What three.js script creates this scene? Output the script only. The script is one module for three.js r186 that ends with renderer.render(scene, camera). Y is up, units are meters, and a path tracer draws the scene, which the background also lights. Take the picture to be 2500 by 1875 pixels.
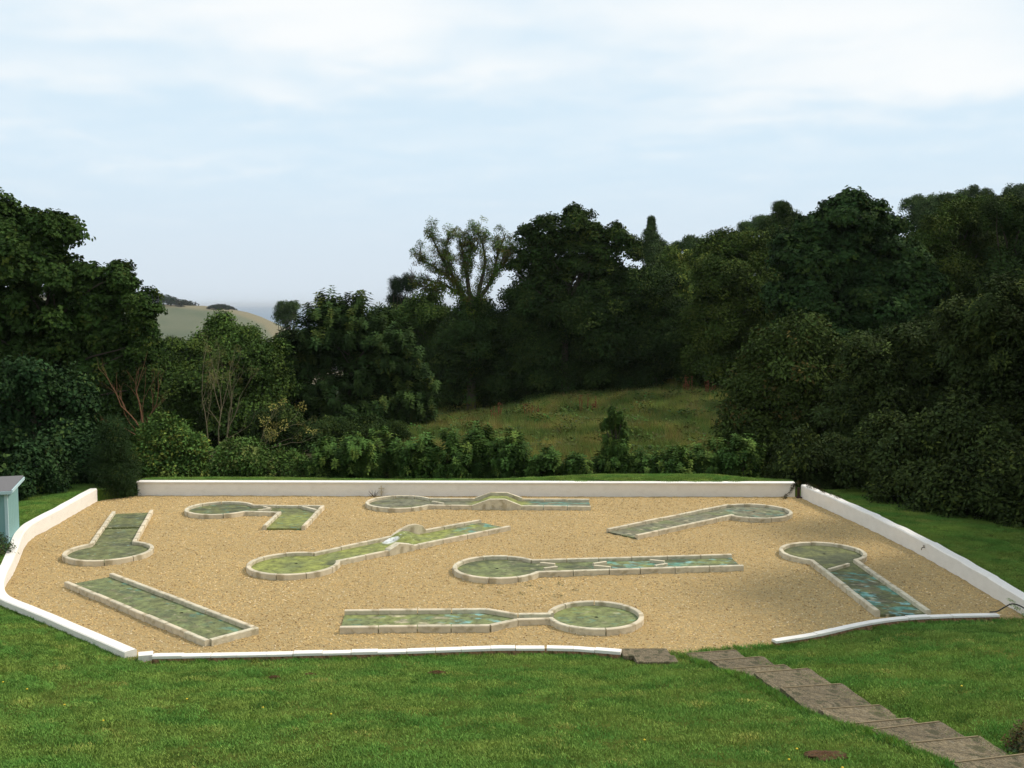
import * as THREE from 'three';
import { mergeGeometries, toCreasedNormals } from 'three/addons/utils/BufferGeometryUtils.js';
import { createNoise2D, createNoise3D } from 'simplex-noise';

// ---------------------------------------------------------------- random numbers and noise
function rng32(a) { return () => { a |= 0; a = a + 0x6D2B79F5 | 0; let t = Math.imul(a ^ a >>> 15, 1 | a); t = t + Math.imul(t ^ t >>> 7, 61 | t) ^ t; return ((t ^ t >>> 14) >>> 0) / 4294967296; }; }
const rnd = rng32(20240);
const rr = (a, b) => a + (b - a) * rnd();
const n2 = createNoise2D(rng32(7)), n3 = createNoise3D(rng32(11));
const fbm = (x, y, o = 4) => { let s = 0, a = 1, t = 0; for (let i = 0; i < o; i++) { s += a * n2(x + i * 17.3, y - i * 9.1); t += a; a *= 0.5; x *= 2.03; y *= 2.03; } return s / t; };
const clamp = (x, a = 0, b = 1) => Math.min(b, Math.max(a, x));
const sstep = (a, b, x) => { const t = clamp((x - a) / (b - a)); return t * t * (3 - 2 * t); };
const mix = (a, b, t) => a + (b - a) * t;
const mix3 = (a, b, t) => [mix(a[0], b[0], t), mix(a[1], b[1], t), mix(a[2], b[2], t)];

// ---------------------------------------------------------------- camera, sky, sun, exposure
const scene = new THREE.Scene();
const camera = new THREE.PerspectiveCamera(41.112, 4 / 3, 0.1, 60000);
camera.position.set(0, 6, 0);
camera.lookAt(0, 6 - 193.5 / 2500 * 10, -10);

const renderer = new THREE.WebGLRenderer({ antialias: true });
renderer.toneMapping = THREE.LinearToneMapping;
renderer.toneMappingExposure = 1.22;
renderer.shadowMap.enabled = true;
renderer.shadowMap.type = THREE.PCFSoftShadowMap;

const sun = new THREE.DirectionalLight(new THREE.Color(1.0, 0.90, 0.75), 2.6);
const SUN = new THREE.Vector3(0.74, 0.86, -0.28).normalize();
sun.position.copy(SUN).multiplyScalar(120).add(new THREE.Vector3(0, 0, -28));
sun.target.position.set(0, 0, -28);
sun.castShadow = true;
sun.shadow.radius = 16;
sun.shadow.mapSize.set(4096, 4096);
Object.assign(sun.shadow.camera, { left: -70, right: 70, top: 70, bottom: -70, near: 1, far: 320 });
scene.add(sun, sun.target);

// cloud banks of the afternoon: [azimuth from the view axis, elevation, half widths] in degrees, and how dense they are
const CLOUDS = [
  [-20, 16.5, 11, 2.6, .75], [-8, 14.6, 6, 1.9, .75], [-24, 11.6, 6, .8, .45], [-13.3, 11.1, 2.6, .75, .5], [-2, 13.0, 3.2, .8, .35],
  [12, 14.6, 8, 1.9, .8], [22, 13.5, 7, 2.4, .8], [15, 11.2, 5, 1.1, .5], [25, 11.2, 4, 1.0, .5], [3, 11.3, 4.5, .5, .3],
  [-26, 9.3, 4, .5, .3], [0, 18.4, 20, 2.0, .5], [-18, 7.6, 8, .6, .22], [11, 9.4, 7, .7, .25], [-3, 8.6, 6, .4, .15],
];
function skyColour(x, y, z) {
  const el = Math.asin(clamp(y, -1, 1)) * 180 / Math.PI, az = Math.atan2(x, -z) * 180 / Math.PI;
  const up = Math.max(el, 0);
  let c = mix3([.580, .655, .725], [.560, .690, .790], sstep(0, 9, up));
  c = mix3(c, [.42, .585, .755], sstep(10, 70, up));
  const k = 1 / (Math.max(y, 0) + .09), px = x * k, pz = z * k;
  const w = fbm(px * .7 + 3, pz * .7, 3) * .5;
  const f = fbm(px * 1.15 + w + 1.7, pz * 1.9 + w - 4.2, 6), g = fbm(px * 3.1 - w * 2, pz * 4.3 + 8, 5);
  let bank = 0;
  for (const [a, e, sa, se, s] of CLOUDS) { const da = (az - a + fbm(el * .25, a, 2) * 2) / sa, de = (el - e + g * .55 + f * .5) / (se * 1.25); bank += s * Math.exp(-da * da - de * de); }
  // elsewhere the same broken veil of high cloud goes on all round
  const around = sstep(15, 26, Math.hypot(Math.max(Math.abs(az) - 14, 0), Math.max(el - 6, 0))) * sstep(5, 16, up) * .62;
  let d = clamp(sstep(-.22, 1.15, bank + around + f * .32 + g * .12 + .0));
  d *= sstep(1.5, 8, up);
  return mix3(c, [.79, .815, .825], d);
}
{
  const w = 2048, h = 1024, data = new Float32Array(w * h * 4);
  for (let j = 0; j < h; j++) for (let i = 0; i < w; i++) {
    const v = (j + .5) / h, u = (i + .5) / w, lat = (v - .5) * Math.PI, lon = (u - .5) * 2 * Math.PI;
    const y = Math.sin(lat), x = Math.cos(lat) * Math.cos(lon), z = Math.cos(lat) * Math.sin(lon);
    const c = skyColour(x, y, z), o = (j * w + i) * 4;
    data[o] = c[0]; data[o + 1] = c[1]; data[o + 2] = c[2]; data[o + 3] = 1;
  }
  const t = new THREE.DataTexture(data, w, h, THREE.RGBAFormat, THREE.FloatType);
  t.mapping = THREE.EquirectangularReflectionMapping; t.magFilter = t.minFilter = THREE.LinearFilter; t.wrapS = THREE.RepeatWrapping; t.needsUpdate = true;
  scene.background = t; scene.environment = t;
}
scene.fog = new THREE.FogExp2(new THREE.Color(0.86, 0.92, 1.0), 0.00007);

// ---------------------------------------------------------------- naming
const taken = new Map();
function numbered(name) { const n = taken.get(name) ?? 0; taken.set(name, n + 1); return n ? name + '_' + String(n).padStart(3, '0') : name; }
function tag(o, label, category, group, kind) { if (label) o.userData.label = label; if (category) o.userData.category = category; if (group) o.userData.group = group; if (kind) o.userData.kind = kind; return o; }
function thing(name, label, category, [x, y, z] = [0, 0, 0], group) { const g = new THREE.Group(); g.name = numbered(name); g.position.set(x, y, z); tag(g, label, category, group); scene.add(g); return g; }
function mesh(name, geo, mat, parent) { const m = new THREE.Mesh(geo, mat); m.name = parent ? name : numbered(name); m.castShadow = m.receiveShadow = true; (parent ?? scene).add(m); return m; }
function scatter(name, geo, mat, list, parent) {            // list of [matrix, colour]
  const m = new THREE.InstancedMesh(geo, mat, list.length); m.name = parent ? name : numbered(name); m.castShadow = m.receiveShadow = true;
  const c = new THREE.Color();
  list.forEach(([mat4, col], i) => { m.setMatrixAt(i, mat4); m.setColorAt(i, c.setRGB(...col)); });
  m.userData.kind = 'stuff'; (parent ?? scene).add(m); return m;
}
const _q = new THREE.Quaternion(), _q2 = new THREE.Quaternion(), _v = new THREE.Vector3(), _s = new THREE.Vector3(), UP = new THREE.Vector3(0, 1, 0);
function placed(x, y, z, dir, spin, s, sy = s) {             // a matrix: local up along dir, turned by spin
  _q.setFromUnitVectors(UP, _v.copy(dir).normalize()); _q2.setFromAxisAngle(UP, spin); _q.multiply(_q2);
  return new THREE.Matrix4().compose(_v.set(x, y, z), _q, _s.set(s, sy, s));
}

// ---------------------------------------------------------------- textures
function texture(w, h, fn, colour = true, repeat = true) {
  const d = new Uint8Array(w * h * 4);
  for (let j = 0; j < h; j++) for (let i = 0; i < w; i++) { const c = fn(i / w, j / h, i, j), o = (j * w + i) * 4; for (let k = 0; k < 3; k++) { const v = clamp(Array.isArray(c) ? c[k] : c); d[o + k] = 255 * (colour ? (v <= .0031308 ? 12.92 * v : 1.055 * v ** (1 / 2.4) - .055) : v) + .5; } d[o + 3] = 255; }
  const t = new THREE.DataTexture(d, w, h); t.magFilter = THREE.LinearFilter; t.minFilter = THREE.LinearMipmapLinearFilter; t.generateMipmaps = true;
  if (repeat) t.wrapS = t.wrapT = THREE.RepeatWrapping;
  if (colour) t.colorSpace = THREE.SRGBColorSpace; t.needsUpdate = true; return t;
}
// noise that closes on itself over one tile, from a torus in 3-D slices
const tile = (u, v, f, s = 0) => 1.7 * tile0(u, v, f, s);
const tile0 = (u, v, f, s = 0) => { const a = u * 2 * Math.PI, b = v * 2 * Math.PI, r = f / 6.283; return .5 * (n3(Math.cos(a) * r + s, Math.sin(a) * r, Math.cos(b) * r + 5) + n3(Math.sin(b) * r + s + 31, Math.cos(a) * r + 7, Math.sin(a) * r * .7 + Math.cos(b) * r)); };
const tfbm = (u, v, f, o, s = 0) => { let t = 0, a = 1, n = 0; for (let i = 0; i < o; i++) { t += a * tile(u, v, f, s + i * 13); n += a; a *= .55; f *= 2.1; } return t / n; };
const grain = rng32(99);

const gravelMap = texture(1024, 1024, (u, v) => {
  const k = tfbm(u, v, 75, 3) * .85 + tfbm(u, v, 22, 3, 4) * .32, g = (grain() - .5);
  const l = .86 + k * .30 + g * .42, warm = tile(u, v, 40, 77) * .06 + (grain() - .5) * .08;
  return [.57 * l * (1 + warm), .405 * l, .178 * l * (1 - warm * 1.6)];
});
const gravelBump = texture(1024, 1024, (u, v) => .5 + tfbm(u, v, 70, 2, 9) * .3 + (grain() - .5) * .5, false);
const concreteMap = texture(512, 512, (u, v) => {
  const k = tfbm(u, v, 7, 5) * .22 + (grain() - .5) * .16, stain = sstep(.1, .5, tfbm(u, v, 4, 4, 21));
  return mix3([.60 * (1 + k), .54 * (1 + k), .40 * (1 + k)], [.33 * (1 + k), .27 * (1 + k), .15 * (1 + k)], stain * .6);
});
const fineBump = texture(512, 512, (u, v) => .5 + tfbm(u, v, 24, 3, 2) * .35 + (grain() - .5) * .3, false);
const whiteMap = texture(512, 512, (u, v) => {
  const k = tfbm(u, v, 5, 5, 40), st = sstep(.22, .6, tfbm(u, v, 9, 4, 55));
  return mix3([.84 + k * .04, .80 + k * .04, .74 + k * .04], [.62, .57, .48], st * .15);
});
const slabMap = texture(512, 512, (u, v) => {
  const k = tfbm(u, v, 9, 4, 3) * .5 + tfbm(u, v, 40, 2, 17) * .55 + (grain() - .5) * .5, li = sstep(.3, .5, tfbm(u, v, 26, 3, 8));
  const m = sstep(.15, .5, tfbm(u, v, 5, 3, 61));
  return mix3(mix3([.165 * (1 + k), .130 * (1 + k), .075 * (1 + k)], [.055, .055, .02], m * .75), [.30, .27, .20], li * .3);
});
const turfMap = texture(512, 512, (u, v) => { const k = .8 + tfbm(u, v, 12, 4, 30) * .4 + (grain() - .5) * .5; return [k, k, k]; });

const tex = (t, r) => { const c = t.clone(); c.repeat.set(r, r); c.needsUpdate = true; return c; };
const M = {
  gravel: new THREE.MeshStandardMaterial({ map: tex(gravelMap, 1 / 3.1), bumpMap: tex(gravelBump, 1 / 1.7), bumpScale: .02, roughness: .95 }),
  kerb: [1, .93, 1.05].map((k, i) => new THREE.MeshStandardMaterial({ map: tex(concreteMap, 1 / (1.3 + i * .4)), bumpMap: tex(fineBump, 1.4), bumpScale: .004, roughness: .92, color: new THREE.Color().setRGB(k, k * (1 - .02 * i), k * (1 - .03 * i)) })),
  white: new THREE.MeshStandardMaterial({ map: tex(whiteMap, 1 / 2.3), bumpMap: tex(fineBump, 1), bumpScale: .004, roughness: .8 }),
  slab: [1, .88, 1.12].map((k, i) => new THREE.MeshStandardMaterial({ map: tex(slabMap, 1 / (1.1 + .3 * i)), bumpMap: tex(fineBump, 1.2), bumpScale: .02, roughness: .95, color: new THREE.Color().setRGB(k, k, k) })),
  ground: new THREE.MeshPhysicalMaterial({ map: tex(turfMap, 1 / 2.3), vertexColors: true, roughness: 1, specularIntensity: .05 }),
  blade: new THREE.MeshPhysicalMaterial({ color: 0xffffff, roughness: .9, specularIntensity: .06, side: THREE.DoubleSide }),
  leaf: new THREE.MeshPhysicalMaterial({ color: 0xffffff, roughness: .8, specularIntensity: .10, side: THREE.DoubleSide }),
  bark: new THREE.MeshStandardMaterial({ color: new THREE.Color().setRGB(.075, .06, .04), roughness: 1, bumpMap: tex(fineBump, 3), bumpScale: .02 }),
  paleBark: new THREE.MeshStandardMaterial({ color: new THREE.Color().setRGB(.165, .14, .075), roughness: 1 }),
  redBark: new THREE.MeshStandardMaterial({ color: new THREE.Color().setRGB(.17, .085, .04), roughness: 1 }),
  soil: new THREE.MeshStandardMaterial({ map: tex(slabMap, 3), color: new THREE.Color().setRGB(.95, .58, .36), bumpMap: tex(fineBump, 4), bumpScale: .02, roughness: 1 }),
  pebble: new THREE.MeshStandardMaterial({ color: 0xffffff, roughness: .9 }),
  cup: new THREE.MeshStandardMaterial({ color: new THREE.Color().setRGB(.02, .02, .018), roughness: .8, side: THREE.DoubleSide }),
  rubber: new THREE.MeshStandardMaterial({ color: new THREE.Color().setRGB(.012, .012, .012), roughness: .5 }),
  shadeStainBrick: new THREE.MeshStandardMaterial({ map: tex(slabMap, 1.3), color: new THREE.Color().setRGB(1.5, 1.05, .95), roughness: 1 }),  // brown holds both soil stain and the shadow strip below the white top
  rust: new THREE.MeshStandardMaterial({ color: new THREE.Color().setRGB(.05, .022, .016), roughness: .9 }),
};

// ---------------------------------------------------------------- the site in plan: edge of the gravel, in metres
const EDGE = [[-11.82, -31.92], [8.95, -31.68], [9.28, -29.4], [9.56, -27.22], [9.81, -24.31], [9.88, -22.09], [9.90, -20.52], [9.86, -19.35],
  [9.27, -19.2], [7.47, -19.05], [6.61, -18.7], [5.46, -18.05], [4.62, -17.68], [4.0, -17.62], [3.2, -17.36], [2.75, -17.26], [1.86, -17.1],
  [1.14, -17.26], [.56, -17.3], [-.21, -17.3], [-1.76, -17.16], [-3.72, -17.03], [-6.11, -16.9], [-6.37, -17.02], [-7.96, -18.39], [-10.13, -20.23], [-10.73, -21.2],
  [-11.03, -22.09], [-11.60, -23.72], [-12.18, -25.3], [-12.34, -25.96], [-12.40, -27.22], [-12.62, -29.84], [-12.68, -30.97]];
function edgeAt(x, z) {                                        // signed distance to the edge (outside positive) and the nearest point
  let best = 1e9, nx = 0, nz = 0, inside = false;
  for (let i = 0, j = EDGE.length - 1; i < EDGE.length; j = i++) {
    const [ax, az] = EDGE[j], [bx, bz] = EDGE[i], ex = bx - ax, ez = bz - az, t = clamp(((x - ax) * ex + (z - az) * ez) / (ex * ex + ez * ez));
    const qx = ax + ex * t, qz = az + ez * t, d = (x - qx) ** 2 + (z - qz) ** 2;
    if (d < best) { best = d; nx = qx; nz = qz; }
    if ((az > z) !== (bz > z) && x < (bx - ax) * (z - az) / (bz - az) + ax) inside = !inside;
  }
  return [Math.sqrt(best) * (inside ? -1 : 1), nx, nz];
}
const CREST = [[-900, 46], [-500, 22], [-380, 11], [-312, 6.2], [-279, 5.6], [-262, 3.8], [-241, 1.4], [-222, -4.6], [-206, -12], [-186, -40], [9000, -40]];
function along(table, x) { if (x <= table[0][0]) return table[0][1]; for (let i = 1; i < table.length; i++) if (x <= table[i][0]) { const [a, p] = table[i - 1], [b, q] = table[i]; return mix(p, q, (x - a) / (b - a)); } return table.at(-1)[1]; }
const STEPS = [[3.40, -17.05, .11, .88], [3.72, -16.5, .185, .92], [3.94, -15.95, .245, .92], [4.13, -15.3, .42, .92], [4.36, -14.5, .485, .95], [4.62, -13.6, .53, .9], [4.74, -12.85, .645, .92], [4.88, -12.3, .82, .96], [5.08, -11.7, .90, .96], [5.30, -10.95, 1.02, .98]];
function heightAt(x, z) {
  const far = -z;
  if (far > 34 || Math.abs(x) > 40) {                          // the valley beyond the wall, the wooded rise on the right, the headland
    const t = clamp((far - 45) / 30);
    let y = .33 - .95 * sstep(32.6, 35.6, far) + t * (-.75 + .16 * clamp(x, -22, 30)) * (1 - .5 * sstep(120, 220, far));
    y += 20 * sstep(14, 95, x) * sstep(62, 150, far) - 5 * sstep(-8, -40, x) * sstep(50, 110, far);
    y -= 34 * sstep(130, 420, far) * (1 - .8 * sstep(30, 140, x));
    y += fbm(x * .09, z * .09, 3) * .35 * sstep(38, 50, far);
    if (far > 500) { const c = along(CREST, x); y = Math.max(y, mix(c, -40, sstep(0, 1, Math.abs(far - 900) / 190)) + fbm(x * .02, z * .02, 4) * 1.3); }
    if (far < 34) y = mix(.3, 2, sstep(40, 80, Math.abs(x))) + .16 * Math.max(0, 17.4 - far);
    return y;
  }
  const [d, nx, nz] = edgeAt(x, z);
  const side = nx < 0 ? sstep(-20.4, -23, nz) : sstep(-19.25, -20.4, nz) * sstep(9, 9.7, nx);
  let out = mix(.012, nx < 0 ? .33 : .24, side);
  if (nz < -31.2 && nx > -11.8 && nx < 8.9) out = .36 + .16 * sstep(0, .5, d) * sstep(-1, 3.5, x) * sstep(8.8, 6, x) + .06 * sstep(0, .4, d) * sstep(-3, -9, x);
  out -= .95 * sstep(32.6, 35.6, far);
  const front = sstep(-22, -17.2, z);
  out += front * .148 * Math.max(0, d - .25) * (1 + .55 * sstep(7, 14, d));
  out += fbm(x * .35, z * .35, 3) * .03 * sstep(.2, 1.5, d);
  if (z > -17.3 && z < -9.5) {                                 // the lawn dips to the steps
    const t = clamp((z + 17.05) / 6.1), off = Math.abs(x - mix(3.4, 5.3, t) - .02);
if (off < 1.1) { let i = 0; while (i < STEPS.length - 2 && z > STEPS[i + 1][1]) i++; const a = STEPS[i], b = STEPS[i + 1], run = mix(a[2], b[2], clamp((z - a[1]) / (b[1] - a[1]), 0, 1.4)) - .085, beside = mix(run, out, sstep(.55, 1.1, off)); out = off < .5 ? Math.min(run, a[2] - .07) : beside; }
  }
  return mix(-.14, out, sstep(.03, .13, d));
}
const onGround = (x, z) => heightAt(x, z);

// ---------------------------------------------------------------- ground sheet
const lin = (a, b, s) => { const o = []; for (let v = a; v < b - 1e-6; v += s) o.push(v); return o; };
{
  const xs = [-20000, -9000, -5000, -2500, -1400, -1000, ...lin(-800, -140, 12), ...lin(-140, -40, 5), ...lin(-40, -14, 1), ...lin(-14, 11, .1), ...lin(11, 40, .8), ...lin(40, 140, 5), 140, 200, 300, 500, 900, 2000, 5000, 20000];
  const zs = [60, 40, 25, 15, ...lin(-10, 10, 1.2).reverse(), ...lin(10, 16, .25).map(v => -v), ...lin(16, 33, .1).map(v => -v), ...lin(33, 60, .6).map(v => -v), ...lin(60, 160, 3).map(v => -v), ...lin(160, 700, 25).map(v => -v), ...lin(700, 1110, 12).map(v => -v), -1200, -1500];
  const P = [], C = [], U = [], I = [], nx = xs.length;
  for (const z of zs) for (const x of xs) {
    const y = heightAt(x, z); P.push(x, y, z); U.push(x, -z);
    const p = fbm(x * .5, z * .8, 3), q = fbm(x * .13 + 9, z * .13, 3);
    let c = mix3([.050, .105, .014], [.10, .115, .024], clamp(.45 + p * .8));
    const meadow = sstep(38, 44, -z) * sstep(-9, -2, x);
    c = mix3(c, mix3([.19, .20, .055], [.13, .16, .04], clamp(.5 + p)), meadow);
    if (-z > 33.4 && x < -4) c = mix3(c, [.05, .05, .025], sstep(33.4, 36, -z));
    if (-z > 76) c = mix3(c, [.045, .06, .025], sstep(76, 84, -z));
    if (-z > 600) { const band = sstep(.0, .35, fbm(x * .012 + 3, y * .16 + x * .01, 4)); c = mix3([.175, .19, .128], [.13, .158, .105], band * .8); if (y > along(CREST, x) - 1.8) c = mix3(c, [.30, .25, .16], .6); }
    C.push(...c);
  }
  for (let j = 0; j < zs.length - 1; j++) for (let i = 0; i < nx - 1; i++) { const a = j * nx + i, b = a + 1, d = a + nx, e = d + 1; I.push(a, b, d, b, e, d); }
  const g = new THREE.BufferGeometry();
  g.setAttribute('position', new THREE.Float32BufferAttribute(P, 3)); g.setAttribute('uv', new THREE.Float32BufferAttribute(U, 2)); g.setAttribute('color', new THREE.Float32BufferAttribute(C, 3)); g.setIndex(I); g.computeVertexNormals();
  tag(mesh('ground', g, M.ground), 'mown green lawn running out into meadow and hills', 'lawn', null, 'structure');
}
{
  const g = new THREE.PlaneGeometry(60000, 40000, 1, 1).rotateX(-Math.PI / 2); g.translate(0, -30, -20700);
  tag(mesh('sea', g, new THREE.MeshStandardMaterial({ color: new THREE.Color().setRGB(.05, .10, .16), roughness: .35 })), 'pale blue strip of sea beyond the headland', 'sea', null, 'structure');
}
// ---------------------------------------------------------------- gravel
const lay = (x, z) => fbm(x * 2.4, z * 2.4, 3) * .02 + fbm(x * .35, z * .35, 2) * .01;
{
  const x0 = -13.1, x1 = 10.25, z0 = -32.15, z1 = -16.75, s = .1, nx = Math.round((x1 - x0) / s), nz = Math.round((z1 - z0) / s), P = [], U = [], I = [];
  for (let j = 0; j <= nz; j++) for (let i = 0; i <= nx; i++) { const x = x0 + i * s, z = z0 + j * s; P.push(x, lay(x, z) - .3 * sstep(.08, .2, edgeAt(x, z)[0]), z); U.push(x, -z); }
  for (let j = 0; j < nz; j++) for (let i = 0; i < nx; i++) { const a = j * (nx + 1) + i, b = a + 1, d = a + nx + 1, e = d + 1; I.push(a, d, b, b, d, e); }
  const g = new THREE.BufferGeometry();
  g.setAttribute('position', new THREE.Float32BufferAttribute(P, 3)); g.setAttribute('uv', new THREE.Float32BufferAttribute(U, 2)); g.setIndex(I); g.computeVertexNormals();
  tag(mesh('gravel_ground', g, M.gravel), 'golden gravel bed filling the walled crazy golf court', 'gravel', null, 'structure');
  const stone = new THREE.IcosahedronGeometry(.5, 0).scale(1, .55, .8), list = [];
  for (let i = 0; i < 120000; i++) {
    const x = rr(-12.9, 10), z = rr(-32, -16.9), [d] = edgeAt(x, z); if (d > -.06) continue;
    const t = rnd(), l = rr(.78, 1.2) * (1 + .22 * fbm(x * .28, z * .28, 3)), c = t < .12 ? [.68 * l, .55 * l, .34 * l] : t < .26 ? [.31 * l, .20 * l, .085 * l] : [.585 * l, .415 * l, .18 * l];
    list.push([placed(x, lay(x, z) + rr(-.002, .006), z, new THREE.Vector3(rr(-.4, .4), 1, rr(-.4, .4)), rnd() * 6, rr(.016, .046)), c]);
  }
  tag(scatter('loose_gravel', stone, M.pebble, list), 'loose golden pebbles lying over the gravel court', 'gravel', null, 'stuff');
}
// ---------------------------------------------------------------- sweeps along a line in plan: kerb stones, walls
function resample(pts, step) {
  const o = [pts[0].slice()]; let acc = 0;
  for (let i = 1; i < pts.length; i++) { const [ax, az] = pts[i - 1], [bx, bz] = pts[i], l = Math.hypot(bx - ax, bz - az), n = Math.max(1, Math.round(l / step)); for (let k = 1; k <= n; k++) o.push([mix(ax, bx, k / n), mix(az, bz, k / n)]); }
  return o;
}
function smoothLine(pts, step) { const c = new THREE.CatmullRomCurve3(pts.map(p => new THREE.Vector3(p[0], p[2] ?? 0, p[1])), false, 'centripetal'), n = Math.ceil(c.getLength() / step); return c.getSpacedPoints(n).map(v => [v.x, v.z, v.y]); }
// profile = [[across, up]...], a closed ring; across is to the right of the walking direction
function sweep(line, profile, { closed = false, tops = null, crease = .6 } = {}) {
  const n = line.length, m = profile.length, P = [], U = []; const rings = [], lens = [0];
  for (let i = 0; i < n; i++) {
    const a = line[closed ? (i - 1 + n) % n : Math.max(0, i - 1)], b = line[i], c = line[closed ? (i + 1) % n : Math.min(n - 1, i + 1)];
    let d1x = b[0] - a[0], d1z = b[1] - a[1], d2x = c[0] - b[0], d2z = c[1] - b[1]; const l1 = Math.hypot(d1x, d1z) || 1, l2 = Math.hypot(d2x, d2z) || 1;
    let tx = d1x / l1 + d2x / l2, tz = d1z / l1 + d2z / l2; const l = Math.hypot(tx, tz) || 1; tx /= l; tz /= l;
    const rx = -tz, rz = tx, cosh = (l1 > 1e-6 && l2 > 1e-6 && (d1x || d1z) && (d2x || d2z)) ? clamp(Math.abs((d1x / l1) * tx + (d1z / l1) * tz), .5, 1) : 1;
    const top = tops ? tops[i] : 1;
    rings.push(profile.map(([u, v]) => [b[0] + rx * u / cosh, v > 0 ? v * top : v, b[1] + rz * u / cosh]));
    if (i) lens.push(lens[i - 1] + l1);
  }
  const per = [0]; for (let k = 1; k <= m; k++) per.push(per[k - 1] + Math.hypot(profile[k % m][0] - profile[k - 1][0], profile[k % m][1] - profile[k - 1][1]));
  const tri = (a, b, c, ua, ub, uc) => { P.push(...a, ...b, ...c); U.push(...ua, ...ub, ...uc); };
  const segs = closed ? n : n - 1;
  for (let i = 0; i < segs; i++) for (let k = 0; k < m; k++) {
    const A = rings[i][k], B = rings[i][(k + 1) % m], C = rings[(i + 1) % n][k], D = rings[(i + 1) % n][(k + 1) % m], s0 = lens[i], s1 = lens[i + 1] ?? s0 + .1;
    tri(A, C, B, [s0, per[k]], [s1, per[k]], [s0, per[k + 1]]); tri(B, C, D, [s0, per[k + 1]], [s1, per[k]], [s1, per[k + 1]]);
  }
  if (!closed) for (const [r, flip] of [[rings[0], false], [rings[n - 1], true]]) for (let k = 1; k < m - 1; k++) { const t = [r[0], r[k], r[k + 1]].map((p, q) => [p, profile[[0, k, k + 1][q]]]); if (flip) t.reverse(); tri(t[0][0], t[1][0], t[2][0], t[0][1], t[1][1], t[2][1]); }
  let g = new THREE.BufferGeometry(); g.setAttribute('position', new THREE.Float32BufferAttribute(P, 3)); g.setAttribute('uv', new THREE.Float32BufferAttribute(U, 2));
  return toCreasedNormals(g, crease);
}
const stoneProfile = (w, h, c = .012, base = -.04) => [[-w, base], [-w, h - c], [-w + c, h], [w - c, h], [w, h - c], [w, base]];
const lineLength = l => l.reduce((s, p, i) => i ? s + Math.hypot(p[0] - l[i - 1][0], p[1] - l[i - 1][1]) : 0, 0);
function cut(line, a, b) {                                     // the stretch of a line between two distances
  const o = []; let s = 0; const at = (p, q, t) => [mix(p[0], q[0], t), mix(p[1], q[1], t)];
  for (let i = 1; i < line.length; i++) { const p = line[i - 1], q = line[i], l = Math.hypot(q[0] - p[0], q[1] - p[1]); if (s + l > a && s < b) { if (!o.length) o.push(at(p, q, clamp((a - s) / l))); o.push(at(p, q, clamp((b - s) / l))); } s += l; }
  return o;
}
// kerb stones end to end along a line, each a part of its own
function kerbs(parent, line, { w = .05, h = .125, len = .75, name = 'kerb_stone', mats = M.kerb, gap = .009, wob = .005, c = .012, base = -.04 } = {}) {
  const L = lineLength(line), n = Math.max(1, Math.round(L / len)); let a = 0;
  for (let i = 0; i < n; i++) {
    const b = i === n - 1 ? L : L * (i + 1) / n + rr(-.06, .06) * len;
    const part = cut(line, a + (i ? gap : 0), b - (i < n - 1 ? gap : 0)); a = b;
    if (part.length < 2) continue;
    const dx = rr(-wob, wob) * .7, dz = rr(-wob, wob) * .7;
    const m = mesh(name, sweep(part.map(p => [p[0] + dx, p[1] + dz]), stoneProfile(w, h + rr(-wob, wob), c, base)), mats[Math.floor(rnd() * mats.length)], parent);
    if (n > 1) m.userData.kind = undefined, delete m.userData.kind;
  }
}
function arc([cx, cz], r, a0, a1, step = .06) { const n = Math.max(3, Math.ceil(Math.abs(a1 - a0) * r / step)), o = []; for (let i = 0; i <= n; i++) { const a = mix(a0, a1, i / n); o.push([cx + r * Math.cos(a), cz + r * Math.sin(a)]); } return o; }
// a sheet over a polygon in plan
function sheet(poly, y, holes = [], depth = .06) {
  const s = new THREE.Shape(poly.map(p => new THREE.Vector2(p[0], -p[1])));
  for (const [x, z, r] of holes) { const h = new THREE.Path(); h.absarc(x, -z, r, 0, Math.PI * 2, true); s.holes.push(h); }
  const g = new THREE.ExtrudeGeometry(s, { depth, bevelEnabled: false, curveSegments: 14 }); g.rotateX(-Math.PI / 2); g.translate(0, y - depth, 0); return g;
}
// worn paint on the concrete of one lane, over its own rectangle
function bedMaterial(box, paint) {
  const [x0, z0, x1, z1] = box, w = 512, h = 512;
  const t = texture(w, h, (u, v) => paint(mix(x0, x1, u), mix(z1, z0, v)), true, false);
  t.wrapS = t.wrapT = THREE.ClampToEdgeWrapping;
  return new THREE.MeshStandardMaterial({ map: t, roughness: .85, bumpMap: fineBump, bumpScale: .002 });
}
function boxUV(g, [x0, z0, x1, z1]) { const p = g.attributes.position, u = new Float32Array(p.count * 2); for (let i = 0; i < p.count; i++) { u[2 * i] = (p.getX(i) - x0) / (x1 - x0); u[2 * i + 1] = (z1 - p.getZ(i)) / (z1 - z0); } g.setAttribute('uv', new THREE.BufferAttribute(u, 2)); return g; }
const PAINT = { green: [.150, .175, .065], bright: [.225, .245, .055], olive: [.125, .135, .045], dark: [.052, .062, .034], teal: [.085, .27, .22], blue: [.20, .40, .38], bare: [.42, .37, .24], mud: [.155, .135, .075], white: [.68, .70, .68], moss: [.06, .085, .02], grey: [.16, .16, .10] };
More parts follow.
